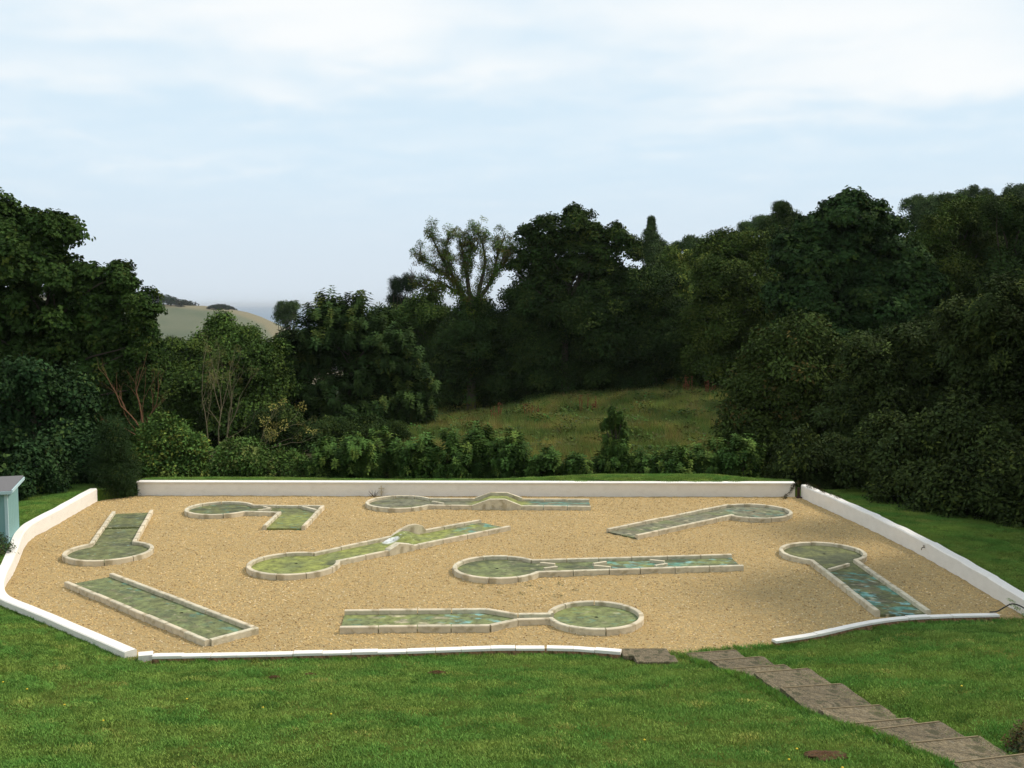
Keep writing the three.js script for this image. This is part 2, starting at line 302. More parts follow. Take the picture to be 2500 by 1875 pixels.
// layers: [colour, frequency, threshold low, threshold high, strength, seed, stretch direction, where(x, z)]
function painter(base, layers) {
  return (x, z) => {
    let c = base; const g = (grain() - .5) * .2;
    for (const [col, f, lo, hi, s, seed, dir = 0, where] of layers) {
      const cx = Math.cos(dir) * x + Math.sin(dir) * z, cz = -Math.sin(dir) * x + Math.cos(dir) * z;
      c = mix3(c, PAINT[col], s * sstep(lo, hi, fbm(cx * f * .6 + seed, cz * f - seed, 5)) * (where ? where(x, z) : 1));
    }
    const k = (1 + g * 1.4 + fbm(x * 3 + 50, z * 3, 4) * .55) * (1 - .42 * sstep(.15, .6, fbm(x * 7 - 20, z * 7 + 8, 3)));
    return [c[0] * k, c[1] * k, c[2] * k];
  };
}
const BED = .045, LANE = [];
function lane(label, { outline, lines, circle, cup, paint, small = [] }) {
  const o = thing('crazy_golf_lane', label, 'golf lane', [0, 0, 0], 'crazy golf lanes set in the gravel');
  const xs = outline.map(p => p[0]), zs = outline.map(p => p[1]), box = [Math.min(...xs), Math.min(...zs), Math.max(...xs), Math.max(...zs)];
  const mat = bedMaterial(box, paint);
  mesh('playing_surface', boxUV(sheet(outline, BED, cup ? [[...cup, .04]] : []), box), mat, o);
  if (cup) { const g = mergeGeometries([new THREE.CylinderGeometry(.04, .04, .06, 16, 1, true).toNonIndexed(), new THREE.CircleGeometry(.04, 16).rotateX(-Math.PI / 2).translate(0, -.028, 0).toNonIndexed()]); mesh('cup', g.translate(cup[0], BED - .032, cup[1]), M.cup, o); }
  for (const l of lines) kerbs(o, l);
  if (circle) kerbs(o, circle, { len: .62, wob: .004 });
  for (const l of small) kerbs(o, l, { w: .035, h: .115, len: 3, name: 'baffle', c: .006 });
  return { o, mat, box };
}
// angle of a point seen from a centre
const ang = (c, p) => Math.atan2(p[1] - c[1], p[0] - c[0]);
function longArc(c, r, from, to) { let a0 = ang(c, from), a1 = ang(c, to); let d = a1 - a0; while (d > Math.PI) d -= 2 * Math.PI; while (d < -Math.PI) d += 2 * Math.PI; d = d > 0 ? d - 2 * Math.PI : d + 2 * Math.PI; const l = arc(c, r, a0, a0 + d); l[0] = from.slice(); l[l.length - 1] = to.slice(); return l; }

{ // straight open trough at the front left
  const n0 = [-9.49, -21.43], n1 = [-5.36, -17.61], e = [-4.70, -18.32], f0 = [-8.80, -22.11];
  lane('straight rectangular golf lane with closed end, beside the left front kerb', {
    outline: [n0, n1, e, f0].map(p => p), lines: [[n0, n1], [[-5.31, -17.65], [-4.66, -18.34]], [f0, [-4.74, -18.36]]], cup: [-6.41, -19.45],
    paint: painter(PAINT.green, [['dark', 1.6, -.05, .6, .55, 3, .75], ['olive', .9, 0, .5, .5, 8, .75], ['mud', 2.2, .1, .6, .5, 13, .75], ['bare', 3, .35, .7, .5, 5, .75], ['teal', 2.6, .22, .55, .55, 21, .75, (x, z) => sstep(.5, 1, ((x + 9.49) * .68 - (z + 21.43) * .73) / .96) + .15]]),
  });
}
{ // keyhole on the left, running away from the viewer
  const c = [-9.68, -24.2], l0 = [-11.37, -28.86], l1 = [-10.40, -24.92], r0 = [-10.37, -29.08], r1 = [-9.43, -25.16], ring = longArc(c, .98, r1, l1);
  const { o, mat, box } = lane('keyhole golf lane with round end nearest, beside the tall left wall', {
    outline: [l0, ...ring.slice().reverse(), r0], lines: [[l0, l1], [r0, r1]], circle: ring,
    paint: painter(PAINT.olive, [['dark', 1.1, -.2, .4, .7, 1, 0], ['green', 1.3, -.1, .5, .8, 9, 0], ['grey', 2, .1, .6, .5, 33, 0], ['bare', 3.5, .4, .75, .7, 17, 0], ['blue', 4, .45, .7, .5, 41, 0]]),
  });
  const tuft = []; for (let i = 0; i < 70; i++) { const t = rnd(); tuft.push([mix(-10.85, -10.0, t) + rr(-.03, .03), mix(-26.9, -27.06, t) + rr(-.05, .05)]); }
  mesh('moss_ridge', mergeGeometries(tuft.map(([x, z]) => { const g = new THREE.IcosahedronGeometry(rr(.018, .04), 0); g.scale(1.2, .7, 1); g.translate(x, BED + .004, z); return g; })), new THREE.MeshStandardMaterial({ color: new THREE.Color().setRGB(.055, .065, .015), roughness: 1 }), o).userData.kind = 'stuff';
}
{ // L-shaped lane at the back left
  const c = [-8.47, -29.38], f1 = [-7.62, -29.78], nA = [-7.62, -28.88], ring = longArc(c, .95, nA, f1);
  lane('L-shaped golf lane with round end, against the left half of the back wall', {
    outline: [...ring, [-5.56, -29.68], [-5.56, -26.95], [-6.61, -26.99], [-6.62, -28.76], nA], circle: ring, cup: null,
    lines: [[f1, [-5.62, -29.70]], [nA, [-6.67, -28.75]], [[-6.62, -28.80], [-6.61, -26.95]], [[-5.56, -29.72], [-5.56, -26.91]], [[-6.12, -29.60], [-5.64, -29.12]]],
    small: [[[-7.27, -29.62], [-7.02, -29.38]], [[-7.02, -29.33], [-7.32, -29.10]]],
    paint: painter(PAINT.olive, [['dark', 1.2, -.2, .4, .7, 5, 0, x => sstep(-6.5, -7.2, x)], ['bright', .8, -.9, .1, .75, 2, 0, (x, z) => sstep(-29.2, -28.5, z) * sstep(-7.2, -6.6, x)], ['teal', 3, .3, .6, .5, 25, 0], ['bare', 3, .42, .7, .5, 12, 0], ['grey', 2, .1, .6, .4, 61, 0]]),
  });
}
function humpSheet(from, to, halfWidth, profile, n = 24) {      // a raised stretch of lane: profile(t) gives its height
  const P = [], I = [], dx = to[0] - from[0], dz = to[1] - from[1], l = Math.hypot(dx, dz), nx = -dz / l, nz = dx / l;
  for (let i = 0; i <= n; i++) for (const s of [-1, -.5, 0, .5, 1]) { const t = i / n; P.push(from[0] + dx * t + nx * s * halfWidth, BED - .01 + profile(t, s), from[1] + dz * t + nz * s * halfWidth); }
  for (let i = 0; i < n; i++) for (let k = 0; k < 4; k++) { const a = i * 5 + k; I.push(a, a + 1, a + 5, a + 1, a + 6, a + 5); }
  const g = new THREE.BufferGeometry(); g.setAttribute('position', new THREE.Float32BufferAttribute(P, 3)); g.setIndex(I); g.computeVertexNormals(); return g;
}
// a kerb stone that climbs: the stretch from a to b, its top following the points [t, rise]
function risingStone(parent, a, b, tops, w, mat, name = 'ramp_side') {
  const dx = b[0] - a[0], dz = b[1] - a[1], l = Math.hypot(dx, dz), s = new THREE.Shape(); s.moveTo(0, -.04);
  for (const [t, h] of tops) s.lineTo(t * l, h); s.lineTo(l, -.04);
  const g = new THREE.ExtrudeGeometry(s, { depth: 2 * w, bevelEnabled: true, bevelSize: .006, bevelThickness: .006, bevelSegments: 1 }); g.translate(0, 0, -w); g.rotateY(-Math.atan2(dz, dx)); g.translate(a[0], 0, a[1]);
  return mesh(name, g, mat, parent);
}
{ // bridge lane at the back
  const c = [-3.35, -30.31], f1 = [-2.50, -30.86], nA = [-2.47, -29.83], ring = longArc(c, .98, nA, f1), e1 = [2.34, -30.72], e0 = [2.31, -29.60];
  const { o, mat, box } = lane('long golf lane with humped bridge, under the middle of the back wall', {
    outline: [...ring, e1, e0], circle: ring, lines: [[f1, [-1.13, -30.81]], [[.33, -30.77], e1], [nA, [-1.18, -29.71]], [[-1.17, -29.71], [.28, -29.67]], [[.29, -29.67], e0]],
    small: [[[-2.40, -30.46], [-2.04, -30.14]]],
    paint: painter(PAINT.grey, [['dark', 1.2, -.2, .4, .6, 15, 0], ['olive', 1.1, -.1, .4, .7, 28, 0, x => sstep(-1.0, -2.4, x)], ['bright', 1, -1, -.2, .9, 4, 0, x => sstep(-1.5, -1.0, x) * sstep(.75, .3, x)], ['teal', 2.4, -.1, .4, .75, 31, 0, x => sstep(.3, .7, x)], ['mud', 2, .2, .6, .6, 44, 0]]),
  });
  const prof = t => .19 * sstep(0, .38, t) * sstep(1, .62, t);
  mesh('hump', boxUV(humpSheet([-1.18, -30.23], [.33, -30.2], .5, prof), box), mat, o);
  risingStone(o, [-1.12, -30.81], [.32, -30.775], [[0, .125], [.02, .15], [.34, .31], [.67, .31], [.98, .15], [1, .125]], .05, M.kerb[1]);
  risingStone(o, [-1.16, -29.70], [.27, -29.665], [[0, .128], [.36, .315], [.67, .315], [1, .13]], .045, M.kerb[0]);
}
{ // mound lane, centre left, running up to the right
  const c = [-4.99, -23.01], f1 = [-4.72, -23.97], nA = [-4.03, -23.22], ring = longArc(c, 1.0, nA, f1), fE = [-.87, -27.75], nE = [-.07, -26.95];
  const { o, mat, box } = lane('slanting keyhole golf lane with a bright green mound half way along', {
    outline: [...ring, fE, nE], circle: ring, cup: [-4.98, -23.23], lines: [[f1, [-3.06, -25.74]], [[-2.28, -26.43], fE], [nA, nE]],
    paint: painter(PAINT.bright, [['green', 1.2, -.2, .5, .6, 3, -.8], ['dark', 1.3, -.1, .5, .75, 51, 0, (x, z) => sstep(1.2, .3, Math.hypot(x + 4.5, z + 23.3))], ['grey', 1.8, -.2, .4, .85, 71, -.8, x => sstep(-1.9, -1.5, x)], ['teal', 2.6, .05, .4, .7, 37, -.8, x => sstep(-1.7, -1.3, x)], ['white', 2.2, -.1, .1, .95, 63, 0, (x, z) => sstep(.3, .2, Math.hypot((x + 3.1) * .9, (z + 25.55) * .7))], ['white', 7, .5, .6, .9, 80, 0, x => sstep(-3.1, -2.8, x) * sstep(-1.9, -2.2, x)], ['mud', 2, .3, .7, .4, 17, 0]]),
  });
  mesh('mound', boxUV(humpSheet([-3.03, -24.93], [-1.96, -25.95], .46, (t, s) => (.13 + .07 * -s) * Math.sin(Math.PI * t) ** 2 * (s > .9 ? .6 : 1)), box), mat, o);
  risingStone(o, [-3.05, -25.75], [-2.29, -26.42], [[0, .13], [.22, .24], [.5, .325], [.72, .32], [.9, .26], [1, .14]], .05, M.kerb[2]);
  risingStone(o, [-2.99, -24.21], [-2.45, -24.70], [[0, .128], [.03, .15], [.42, .25], [.95, .16], [1, .128]], .1, M.kerb[0]);
}
{ // lane with chevron baffles, centre right
  const c = [-.31, -22.69], f1 = [.46, -23.30], nA = [.57, -22.24], ring = longArc(c, .98, nA, f1), fE = [5.18, -23.82], nE = [5.23, -22.79];
  lane('long golf lane with chevron baffles and round left end, mid court', {
    outline: [...ring, fE, nE], circle: ring, cup: [-.34, -22.8], lines: [[f1, fE], [nA, nE]],
    small: [[[.65, -23.08], [.98, -22.97]], [[.72, -22.60], [1.02, -22.74]], [[1.86, -23.0], [2.17, -23.18]], [[1.86, -22.84], [2.22, -22.72]], [[3.20, -23.35], [3.52, -23.21]], [[3.24, -22.84], [3.54, -23.01]]],
    paint: painter(PAINT.green, [['dark', 1.1, -.25, .4, .75, 9, 0], ['teal', 2, -.05, .4, .8, 27, .1, x => sstep(1.6, 2.2, x) * sstep(4.6, 3.8, x)], ['blue', 3, .1, .45, .7, 44, .1, x => sstep(1.6, 2.4, x)], ['bright', 1.6, .1, .6, .5, 13, 0], ['bare', 2.4, .25, .6, .7, 58, 0, x => sstep(1.3, .8, x) * sstep(-.4, .2, x)], ['mud', 2, .1, .6, .45, 66, 0]]),
  });
}
{ // paddle shape at the front
  const c = [1.59, -19.1], f1 = [.76, -19.17], nA = [.73, -18.93], ring = longArc(c, .87, nA, f1);
  lane('paddle-shaped golf lane narrowing to a full ring, nearest the front kerb', {
    outline: [[-3.15, -18.39], [-.41, -18.46], [.12, -18.83], nA, ...ring, f1, [.07, -19.16], [-.5, -19.46], [-3.23, -19.37]], circle: ring, cup: [1.61, -19.18],
    lines: [[[-3.15, -18.37], [-.41, -18.46]], [[-.40, -18.465], [.12, -18.83], [.71, -18.88]], [[-3.23, -19.37], [-.5, -19.46]], [[-.49, -19.455], [.07, -19.14], [.74, -19.16]]],
    paint: painter(PAINT.green, [['bright', 1, -.2, .5, .4, 6, 0], ['mud', 1.6, .05, .5, .75, 23, 0, x => sstep(-2, -1.4, x) * sstep(.3, -.2, x)], ['bare', 2, .05, .4, .8, 91, .2, x => sstep(-2.9, -2.4, x) * sstep(-1.0, -1.4, x)], ['blue', 3, .2, .5, .8, 12, .1, (x, z) => sstep(-1.6, -1.2, x) * sstep(.8, 0, x)], ['bare', 2.6, .3, .6, .4, 19, 0, x => sstep(.9, 1.2, x)], ['teal', 3, .25, .6, .35, 35, 0]]),
  });
}
{ // lane at the back right, bent into a round end
  const c = [6.95, -28.95], f1 = [6.33, -29.86], nA = [6.20, -28.42], ring = longArc(c, 1.0, nA, f1), f0 = [2.52, -26.60], n0 = [3.19, -25.84];
  lane('slanting golf lane with round right end, near the back right corner', {
    outline: [...ring, f0, [2.9, -26.15], n0], circle: ring, cup: [6.98, -29.17], lines: [[f0, f1], [n0, nA]],
    paint: painter(PAINT.grey, [['mud', 1.2, -.1, .4, .6, 7, .7], ['dark', 1.7, 0, .5, .5, 41, .7], ['green', 1.1, -.05, .4, .7, 22, .7], ['bare', 2.6, .25, .6, .7, 15, .7], ['teal', 2.6, .2, .5, .45, 54, 0, x => sstep(5.8, 6.3, x)]]),
  });
}
{ // keyhole on the right, running towards the viewer
  const c = [7.43, -24.11], l1 = [6.93, -23.28], r1 = [7.95, -23.33], ring = longArc(c, .96, r1, l1), l0 = [7.05, -19.34], r0 = [8.04, -19.36];
  lane('keyhole golf lane with round far end and one slanted baffle, beside right wall', {
    outline: [l1, ...ring.slice().reverse(), r1, r0, l0], circle: ring, cup: [7.48, -24.15], lines: [[l1, l0], [r1, r0]], small: [[[7.08, -22.52], [7.69, -23.02]]],
    paint: painter(PAINT.olive, [['dark', 1, -.2, .4, .65, 77, 0], ['mud', 1.5, 0, .5, .7, 5, .6, (x, z) => sstep(-22.5, -21.5, z)], ['teal', 1.9, .08, .42, .8, 46, .6, (x, z) => sstep(-22.9, -22.3, z)], ['blue', 2.6, .25, .5, .8, 83, .6, (x, z) => sstep(-22.4, -21.8, z)], ['bare', 2.8, .3, .6, .7, 29, .6, (x, z) => sstep(-22.5, -22, z)]]),
  });
}

// ---------------------------------------------------------------- white walls and kerbs round the court
function wallAlong(name, label, pts, thick, bevel = .03, wobble = .006) {  // pts [x, z, height], inner face on the line, body to the left of the walk
  const o = thing(name, label, 'wall');
  const line = smoothLine(pts, .12), tops = line.map(p => p[2] + n2(p[0] * .9, p[1] * .9) * wobble);
  const prof = [[-thick, -.2], [-thick, 1 - bevel / .35], [-thick + bevel, 1], [-bevel, 1], [0, 1 - bevel / .35], [0, -.2]];
  mesh('wall_body', sweep(line, prof, { tops, crease: .3 }), M.white, o);
  return o;
}
const backWall = thing('back_wall', 'long low white wall across the back of the gravel court', 'wall');
{
  const line = resample([[-11.80, -31.93], [8.86, -31.70]], .15), tops = line.map(p => .40 + n2(p[0] * .3, 3) * .004);
  mesh('wall_body', sweep(line.slice().reverse(), [[0, -.2], [0, 1], [.27, 1], [.27, -.2]], { tops, crease: .3 }), M.white, backWall);
  const cap = resample([[-11.83, -32.06], [8.87, -31.83]], .15);
  mesh('coping', sweep(cap, [[-.16, .402], [-.16, .438], [-.15, .446], [.15, .446], [.16, .438], [.16, .402]], { crease: .5 }), M.white, backWall);
}
{
  const o = thing('right_wall', 'low white wall running along the right side of the court', 'wall');
  const line = smoothLine([[9.0, -31.55, .42], [9.28, -29.4, .41], [9.56, -27.22, .40], [9.74, -25.4, .39], [9.81, -24.31, .385], [9.88, -22.09, .36], [9.91, -20.52, .335], [9.93, -19.5, .315], [9.95, -18.7, .30]], .12);
  const tops = line.map((p, i) => p[2] + n2(p[1] * .8, 2) * .012 + .010 * Math.sign(Math.sin(p[1] * 1.05)));
  mesh('wall_body', sweep(line, [[-.24, -.2], [-.24, .93], [-.215, 1], [-.025, 1], [0, .93], [0, -.2]], { tops, crease: .3 }), M.white, o);
}
{
  const o = thing('left_wall', 'low white wall curving down the left side into a kerb', 'wall');
  const line = smoothLine([[-12.68, -30.95, .41], [-12.62, -29.84, .40], [-12.47, -27.9, .39], [-12.36, -26.1, .385], [-12.12, -25.1, .385], [-11.60, -23.72, .37], [-11.12, -22.4, .31], [-10.86, -21.6, .24], [-10.66, -21.1, .17], [-10.2, -20.36, .145], [-9.2, -19.5, .14], [-7.96, -18.45, .135], [-6.42, -17.12, .13]], .1);
  const tops = line.map((p, i) => p[2] + n2(p[1] * .8, 7) * .006);
  mesh('wall_body', sweep(line, [[0, -.2], [0, .9], [.022, 1], [.2, 1], [.222, .9], [.222, -.2]], { tops, crease: .3 }), M.white, o);
}
{
  const o = thing('front_kerb', 'long white block kerb between gravel and lawn at the front', 'kerb');
  kerbs(o, [[-6.06, -16.88], [-3.72, -17.02], [-1.76, -17.15], [-.21, -17.3], [.56, -17.3]], { w: .08, h: .105, len: .46, name: 'kerb_block', mats: [M.white], wob: .006, gap: .004, c: .006, base: .062 });
  kerbs(o, [[.60, -17.3], [1.14, -17.26], [1.86, -17.08]], { w: .078, h: .112, len: .46, name: 'kerb_block', mats: [M.white], wob: .006, gap: .004, c: .006, base: .062 });
  kerbs(o, [[-6.06, -16.88], [-3.72, -17.02], [-1.76, -17.15], [-.21, -17.3], [.56, -17.3], [1.14, -17.26], [1.86, -17.08]], { w: .072, h: .057, len: .24, name: 'shade_stain_brick', mats: [M.shadeStainBrick], wob: .003, gap: .004, c: .006 });  // lower course: soil stain and painted shade under the white blocks
  const b = thing('loose_kerb_block', 'single white kerb block lying loose at the front left corner', 'kerb block', [-6.22, .0, -16.98]);
  const g = new THREE.BoxGeometry(.24, .12, .2, 2, 1, 1).translate(0, .04, 0); mesh('block', g, M.white, b); b.rotation.set(.03, .35, -.04);
  const p = thing('front_right_kerb', 'curved white block kerb between gravel and lawn on the right', 'kerb');
  kerbs(p, smoothLine([[4.62, -17.66], [5.46, -18.03], [6.61, -18.68], [7.47, -19.0], [8.4, -19.14], [9.3, -19.2]], .08), { w: .07, h: .105, len: .46, name: 'kerb_block', mats: [M.white], wob: .007, gap: .004, c: .006, base: .062 });
  kerbs(p, smoothLine([[4.62, -17.66], [5.46, -18.03], [6.61, -18.68], [7.47, -19.0], [8.4, -19.14], [9.3, -19.2]], .08), { w: .064, h: .057, len: .24, name: 'shade_stain_brick', mats: [M.shadeStainBrick], wob: .003, gap: .004, c: .006 });
}

// ---------------------------------------------------------------- steps down the lawn
{
  const spec = STEPS, nosing = new THREE.MeshStandardMaterial({ map: tex(concreteMap, 1.7), color: new THREE.Color().setRGB(.36, .31, .24), roughness: 1 });
  const where = ['lowest, touching the gravel edge', 'second up from the gravel', 'third up from the gravel, low and half covered', 'fourth up from the gravel, with crumbled right edge', 'fifth up from the gravel, the longest tread', 'sixth up from the gravel, with chipped right corner', 'seventh up from the gravel, mostly hidden', 'eighth up from the gravel, below the bare soil patch', 'ninth up from the gravel, beside the dark hollow', 'topmost, cut by the bottom edge'];
  spec.forEach(([x, z, h, w], i) => {
    const nz = spec[i + 1]?.[1] ?? -10.2, depth = Math.max(.6, nz - z + .12), t = .085;
    const o = thing('stone_step', 'worn brown concrete garden step, ' + where[i], 'step', [x, h, z], 'concrete steps down the lawn');
    const s = new THREE.Shape(), N = 9; const chip = (a, b) => [a + n2(a * 7 + i * 5, b * 7) * .012, b + n2(b * 7 - i, a * 7) * .012];
    const ring = [];
    for (let k = 0; k < N; k++) ring.push(chip(-w / 2 + w * k / N, 0)); for (let k = 0; k < N; k++) ring.push(chip(w / 2, depth * k / N)); for (let k = 0; k < N; k++) ring.push(chip(w / 2 - w * k / N, depth)); for (let k = 0; k < N; k++) ring.push(chip(-w / 2, depth - depth * k / N));
    ring.forEach(([a, b], k) => k ? s.lineTo(a, -b) : s.moveTo(a, -b));
    const g = new THREE.ExtrudeGeometry(s, { depth: t - .012, bevelEnabled: true, bevelSize: .008, bevelThickness: .006, bevelSegments: 2 }); g.rotateX(-Math.PI / 2); g.translate(0, -t, 0);
    mesh('tread', g, M.slab[i % 3], o);
    mesh('nosing', new THREE.BoxGeometry(w - .05, .012, .022, 12, 1, 1).translate(0, -.002, .008), nosing, o);
    const base = new THREE.BoxGeometry(w * .86, .3, depth * .8).translate(.02, -t - .153, depth * .5); mesh('footing', base, M.slab[1], o);
    o.rotation.set(rr(-.015, .015), .205 + rr(-.03, .03), rr(-.012, .012));
  });
  for (const [x, z, y, w, d, lab] of [[2.28, -17.12, .075, .8, .46, 'flat concrete landing slab at the end of the front kerb'], [2.40, -16.68, .115, .68, .40, 'flat concrete landing slab sunk in the lawn beside the steps']]) {
    const o = thing('landing_slab', lab, 'slab', [x, y, z]);
    const s = new THREE.Shape([[-.5, -.5], [.5, -.5], [.5, .5], [-.5, .5]].map(([a, b]) => new THREE.Vector2(a * w, b * d)));
    mesh('paving', new THREE.ExtrudeGeometry(s, { depth: .06, bevelEnabled: true, bevelSize: .006, bevelThickness: .006, bevelSegments: 1 }).rotateX(-Math.PI / 2).translate(0, -.066, 0), M.slab[0], o); o.rotation.y = .02; o.rotation.x = -.07;
  }
}
// ---------------------------------------------------------------- bare soil, flowers, hose, shed and other small things
function soilPatch(x, z, rx, rz, label) {
  const g = new THREE.SphereGeometry(1, 22, 10, 0, Math.PI * 2, 0, Math.PI / 2), p = g.attributes.position;
  for (let i = 0; i < p.count; i++) { const a = p.getX(i), b = p.getZ(i), k = 1 + n2(a * 2.2 + x * 3, b * 2.2) * .28, wx = a * rx * k, wz = b * rz * k; p.setXYZ(i, wx, p.getY(i) * .035 * (1 + n2(a * 5, b * 5 + x) * .5) + onGround(x + wx, z + wz) - onGround(x, z) - .004, wz); }
  g.computeVertexNormals(); const o = mesh('soil_patch', g, M.soil); o.position.set(x, onGround(x, z) + .012, z); tag(o, label, 'soil', 'bare soil patches in the lawn');
}
soilPatch(3.58, -11.34, .25, .17, 'large dark bare soil patch in the lawn beside the steps');
soilPatch(-3.2, -15.75, .11, .06, 'brown scrape in the lawn below the straight lane');
soilPatch(-3.72, -15.62, .09, .05, 'faint soil scrape left of the brown scrape in lawn');
soilPatch(-1.18, -15.75, .13, .06, 'small brown scrape in the lawn below the paddle lane');
// ---------------------------------------------------------------- foliage: sprays of leaf-sized faces
const R = rng32(555);
const ur = (a, b) => a + (b - a) * R();
function leafFaces(out, p, dir, nrm, L, W, fold) {             // one leaf: two folded halves, pointed at both ends
  const side = new THREE.Vector3().crossVectors(dir, nrm).normalize(), n = new THREE.Vector3().crossVectors(side, dir).normalize();
  const tip = p.clone().addScaledVector(dir, L), mid = p.clone().addScaledVector(dir, L * .45), a = mid.clone().addScaledVector(side, W / 2).addScaledVector(n, fold * W), b = mid.clone().addScaledVector(side, -W / 2).addScaledVector(n, fold * W);
  for (const q of [p, a, tip, p, tip, b]) out.push(q.x, q.y, q.z);
}
function spray(count, radius, L, W, { up = .6, flat = .6, droop = .1 } = {}) {
  const out = [];
  for (let i = 0; i < count; i++) {
    const a = R() * 6.283, r = radius * Math.sqrt(R()), h = ur(-flat, flat) * radius;
    const p = new THREE.Vector3(Math.cos(a) * r, h, Math.sin(a) * r);
    const dir = new THREE.Vector3(Math.cos(a) * ur(.5, 1) + ur(-.5, .5), ur(-.5, .6) - droop, Math.sin(a) * ur(.5, 1) + ur(-.5, .5)).normalize();
    const nrm = new THREE.Vector3(ur(-1, 1) * (1 - up), 1, ur(-1, 1) * (1 - up)).normalize();
    leafFaces(out, p, dir, nrm, L * ur(.7, 1.25), W * ur(.75, 1.25), ur(.05, .3));
  }
  const g = new THREE.BufferGeometry(); g.setAttribute('position', new THREE.Float32BufferAttribute(out, 3)); g.computeVertexNormals(); return g;
}
function rosette(tiers, L, W) {                                // an upright shoot with leaves in tiers, lying out and slightly down
  const out = [];
  for (let t = 0; t < tiers; t++) { const y = t * L * .42, n = 5, s = 1 - .35 * t / tiers; for (let i = 0; i < n; i++) { const a = i / n * 6.283 + t * 1.1 + ur(-.3, .3), el = mix(-.35, .5, t / tiers) + ur(-.2, .2); const dir = new THREE.Vector3(Math.cos(a) * Math.cos(el), Math.sin(el), Math.sin(a) * Math.cos(el)); leafFaces(out, new THREE.Vector3(dir.x * .02, y - tiers * L * .2, dir.z * .02), dir, new THREE.Vector3(-dir.x * Math.sin(el), 1, -dir.z * Math.sin(el)), L * s * ur(.8, 1.2), W * s, ur(.05, .2)); } }
  const g = new THREE.BufferGeometry(); g.setAttribute('position', new THREE.Float32BufferAttribute(out, 3)); g.computeVertexNormals(); return g;
}
const SPRAY = {
  broad: [spray(26, .36, .2, .17, { up: .65 }), spray(22, .34, .22, .18, { up: .6, droop: .25 })],
  medium: [spray(34, .36, .15, .10, { up: .55 }), spray(30, .38, .16, .10, { up: .5 })],
  fine: [spray(34, .36, .17, .085, { up: .45 }), spray(32, .38, .18, .09, { up: .45, flat: .8 })],
  needle: [spray(60, .34, .16, .03, { up: .1, flat: .9 })],
  shoot: [rosette(4, .17, .105), rosette(4, .19, .11)],
  drape: [spray(24, .3, .17, .12, { up: .7, flat: .9, droop: .5 })],
};
// kind of spray, lobe radius, sprays per lobe area, spray size, colour, how much colour varies, share of a second colour, second colour, how far lobes stand out
const STYLE = {
  sycamore: { s: 'broad', lobe: 0.95, few: .8, dens: 1.5, size: .8, c: [0.035, 0.066, 0.014], c2: [0.063, 0.088, 0.017], k2: .08 },
  drape: { s: 'drape', lobe: .62, few: .8, dens: 1.35, size: .9, c: [0.024, 0.052, 0.017], c2: [0.050, 0.088, 0.024], k2: .07 },
  yew: { s: 'needle', lobe: .3, dens: 1.6, size: .6, c: [0.026, 0.050, 0.016], c2: [0.060, 0.075, 0.017], k2: .08 },
  variegated: { s: 'medium', lobe: .36, dens: 1.2, size: .7, c: [0.074, 0.137, 0.030], c2: [0.198, 0.237, 0.048], k2: .3 },
  ash: { bareFoot: false, s: 'fine', lobe: .7, dens: 1.25, size: 1.0, c: [0.074, 0.131, 0.026], c2: [0.119, 0.175, 0.035], k2: .25 },
  mid: { s: 'medium', lobe: 1.05, dens: 1.3, size: 1.05, c: [0.051, 0.089, 0.019], c2: [0.079, 0.119, 0.022], k2: .2 },
  maple: { s: 'shoot', lobe: 0.95, dens: 2.0, size: 1.75, c: [0.034, 0.062, 0.016], c2: [0.074, 0.102, 0.022], k2: .14, upright: .55 },
  pine: { bareFoot: true, s: 'needle', lobe: .5, dens: 1.7, size: 1.0, c: [0.022, 0.040, 0.016], c2: [0.029, 0.050, 0.017], k2: .2 },
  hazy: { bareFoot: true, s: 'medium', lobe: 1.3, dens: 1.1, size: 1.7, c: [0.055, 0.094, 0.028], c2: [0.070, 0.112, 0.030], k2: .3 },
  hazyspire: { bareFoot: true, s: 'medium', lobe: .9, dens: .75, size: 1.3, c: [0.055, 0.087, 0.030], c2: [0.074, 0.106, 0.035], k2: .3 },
  wood: { s: 'medium', lobe: 1.25, dens: 1.35, size: 1.15, c: [0.029, 0.052, 0.013], c2: [0.050, 0.073, 0.016], k2: .2 },
  oak: { bareFoot: true, sparse: 1.15, s: 'broad', lobe: .55, dens: .8, size: .85, c: [0.029, 0.052, 0.012], c2: [0.050, 0.069, 0.014], k2: .2 },
  birch: { bareFoot: false, s: 'fine', lobe: .7, dens: .9, size: 1.1, c: [0.084, 0.131, 0.026], c2: [0.258, 0.287, 0.052], k2: .16 },
  lime: { s: 'medium', lobe: 1.15, dens: 1.35, size: 1.05, c: [0.045, 0.073, 0.014], c2: [0.070, 0.094, 0.017], k2: .25 },
  chestnut: { s: 'broad', lobe: 1.15, dens: 1.4, size: 1.0, c: [0.028, 0.056, 0.016], c2: [0.045, 0.075, 0.017], k2: .2, flatLobe: .55 },
  cherry: { s: 'fine', lobe: 0.7, dens: 1.5, size: .85, c: [0.049, 0.073, 0.017], c2: [0.109, 0.088, 0.026], k2: .07, top2: true },
  olive: { s: 'fine', lobe: 0.72, dens: 1.5, size: .85, c: [0.039, 0.058, 0.017], c2: [0.074, 0.100, 0.024], k2: .14 },
  olive2: { s: 'fine', lobe: 0.66, dens: 1.6, size: .8, c: [0.039, 0.058, 0.017], c2: [0.074, 0.100, 0.024], k2: .12 },
  hedge: { s: 'shoot', lobe: .42, few: .85, dens: 2.0, size: 1.0, c: [0.055, 0.106, 0.023], c2: [0.114, 0.175, 0.036], k2: .22, upright: .8 },
  bramble: { s: 'medium', lobe: .34, dens: 1.5, size: .7, c: [0.070, 0.125, 0.028], c2: [0.119, 0.150, 0.043], k2: .22 },
};
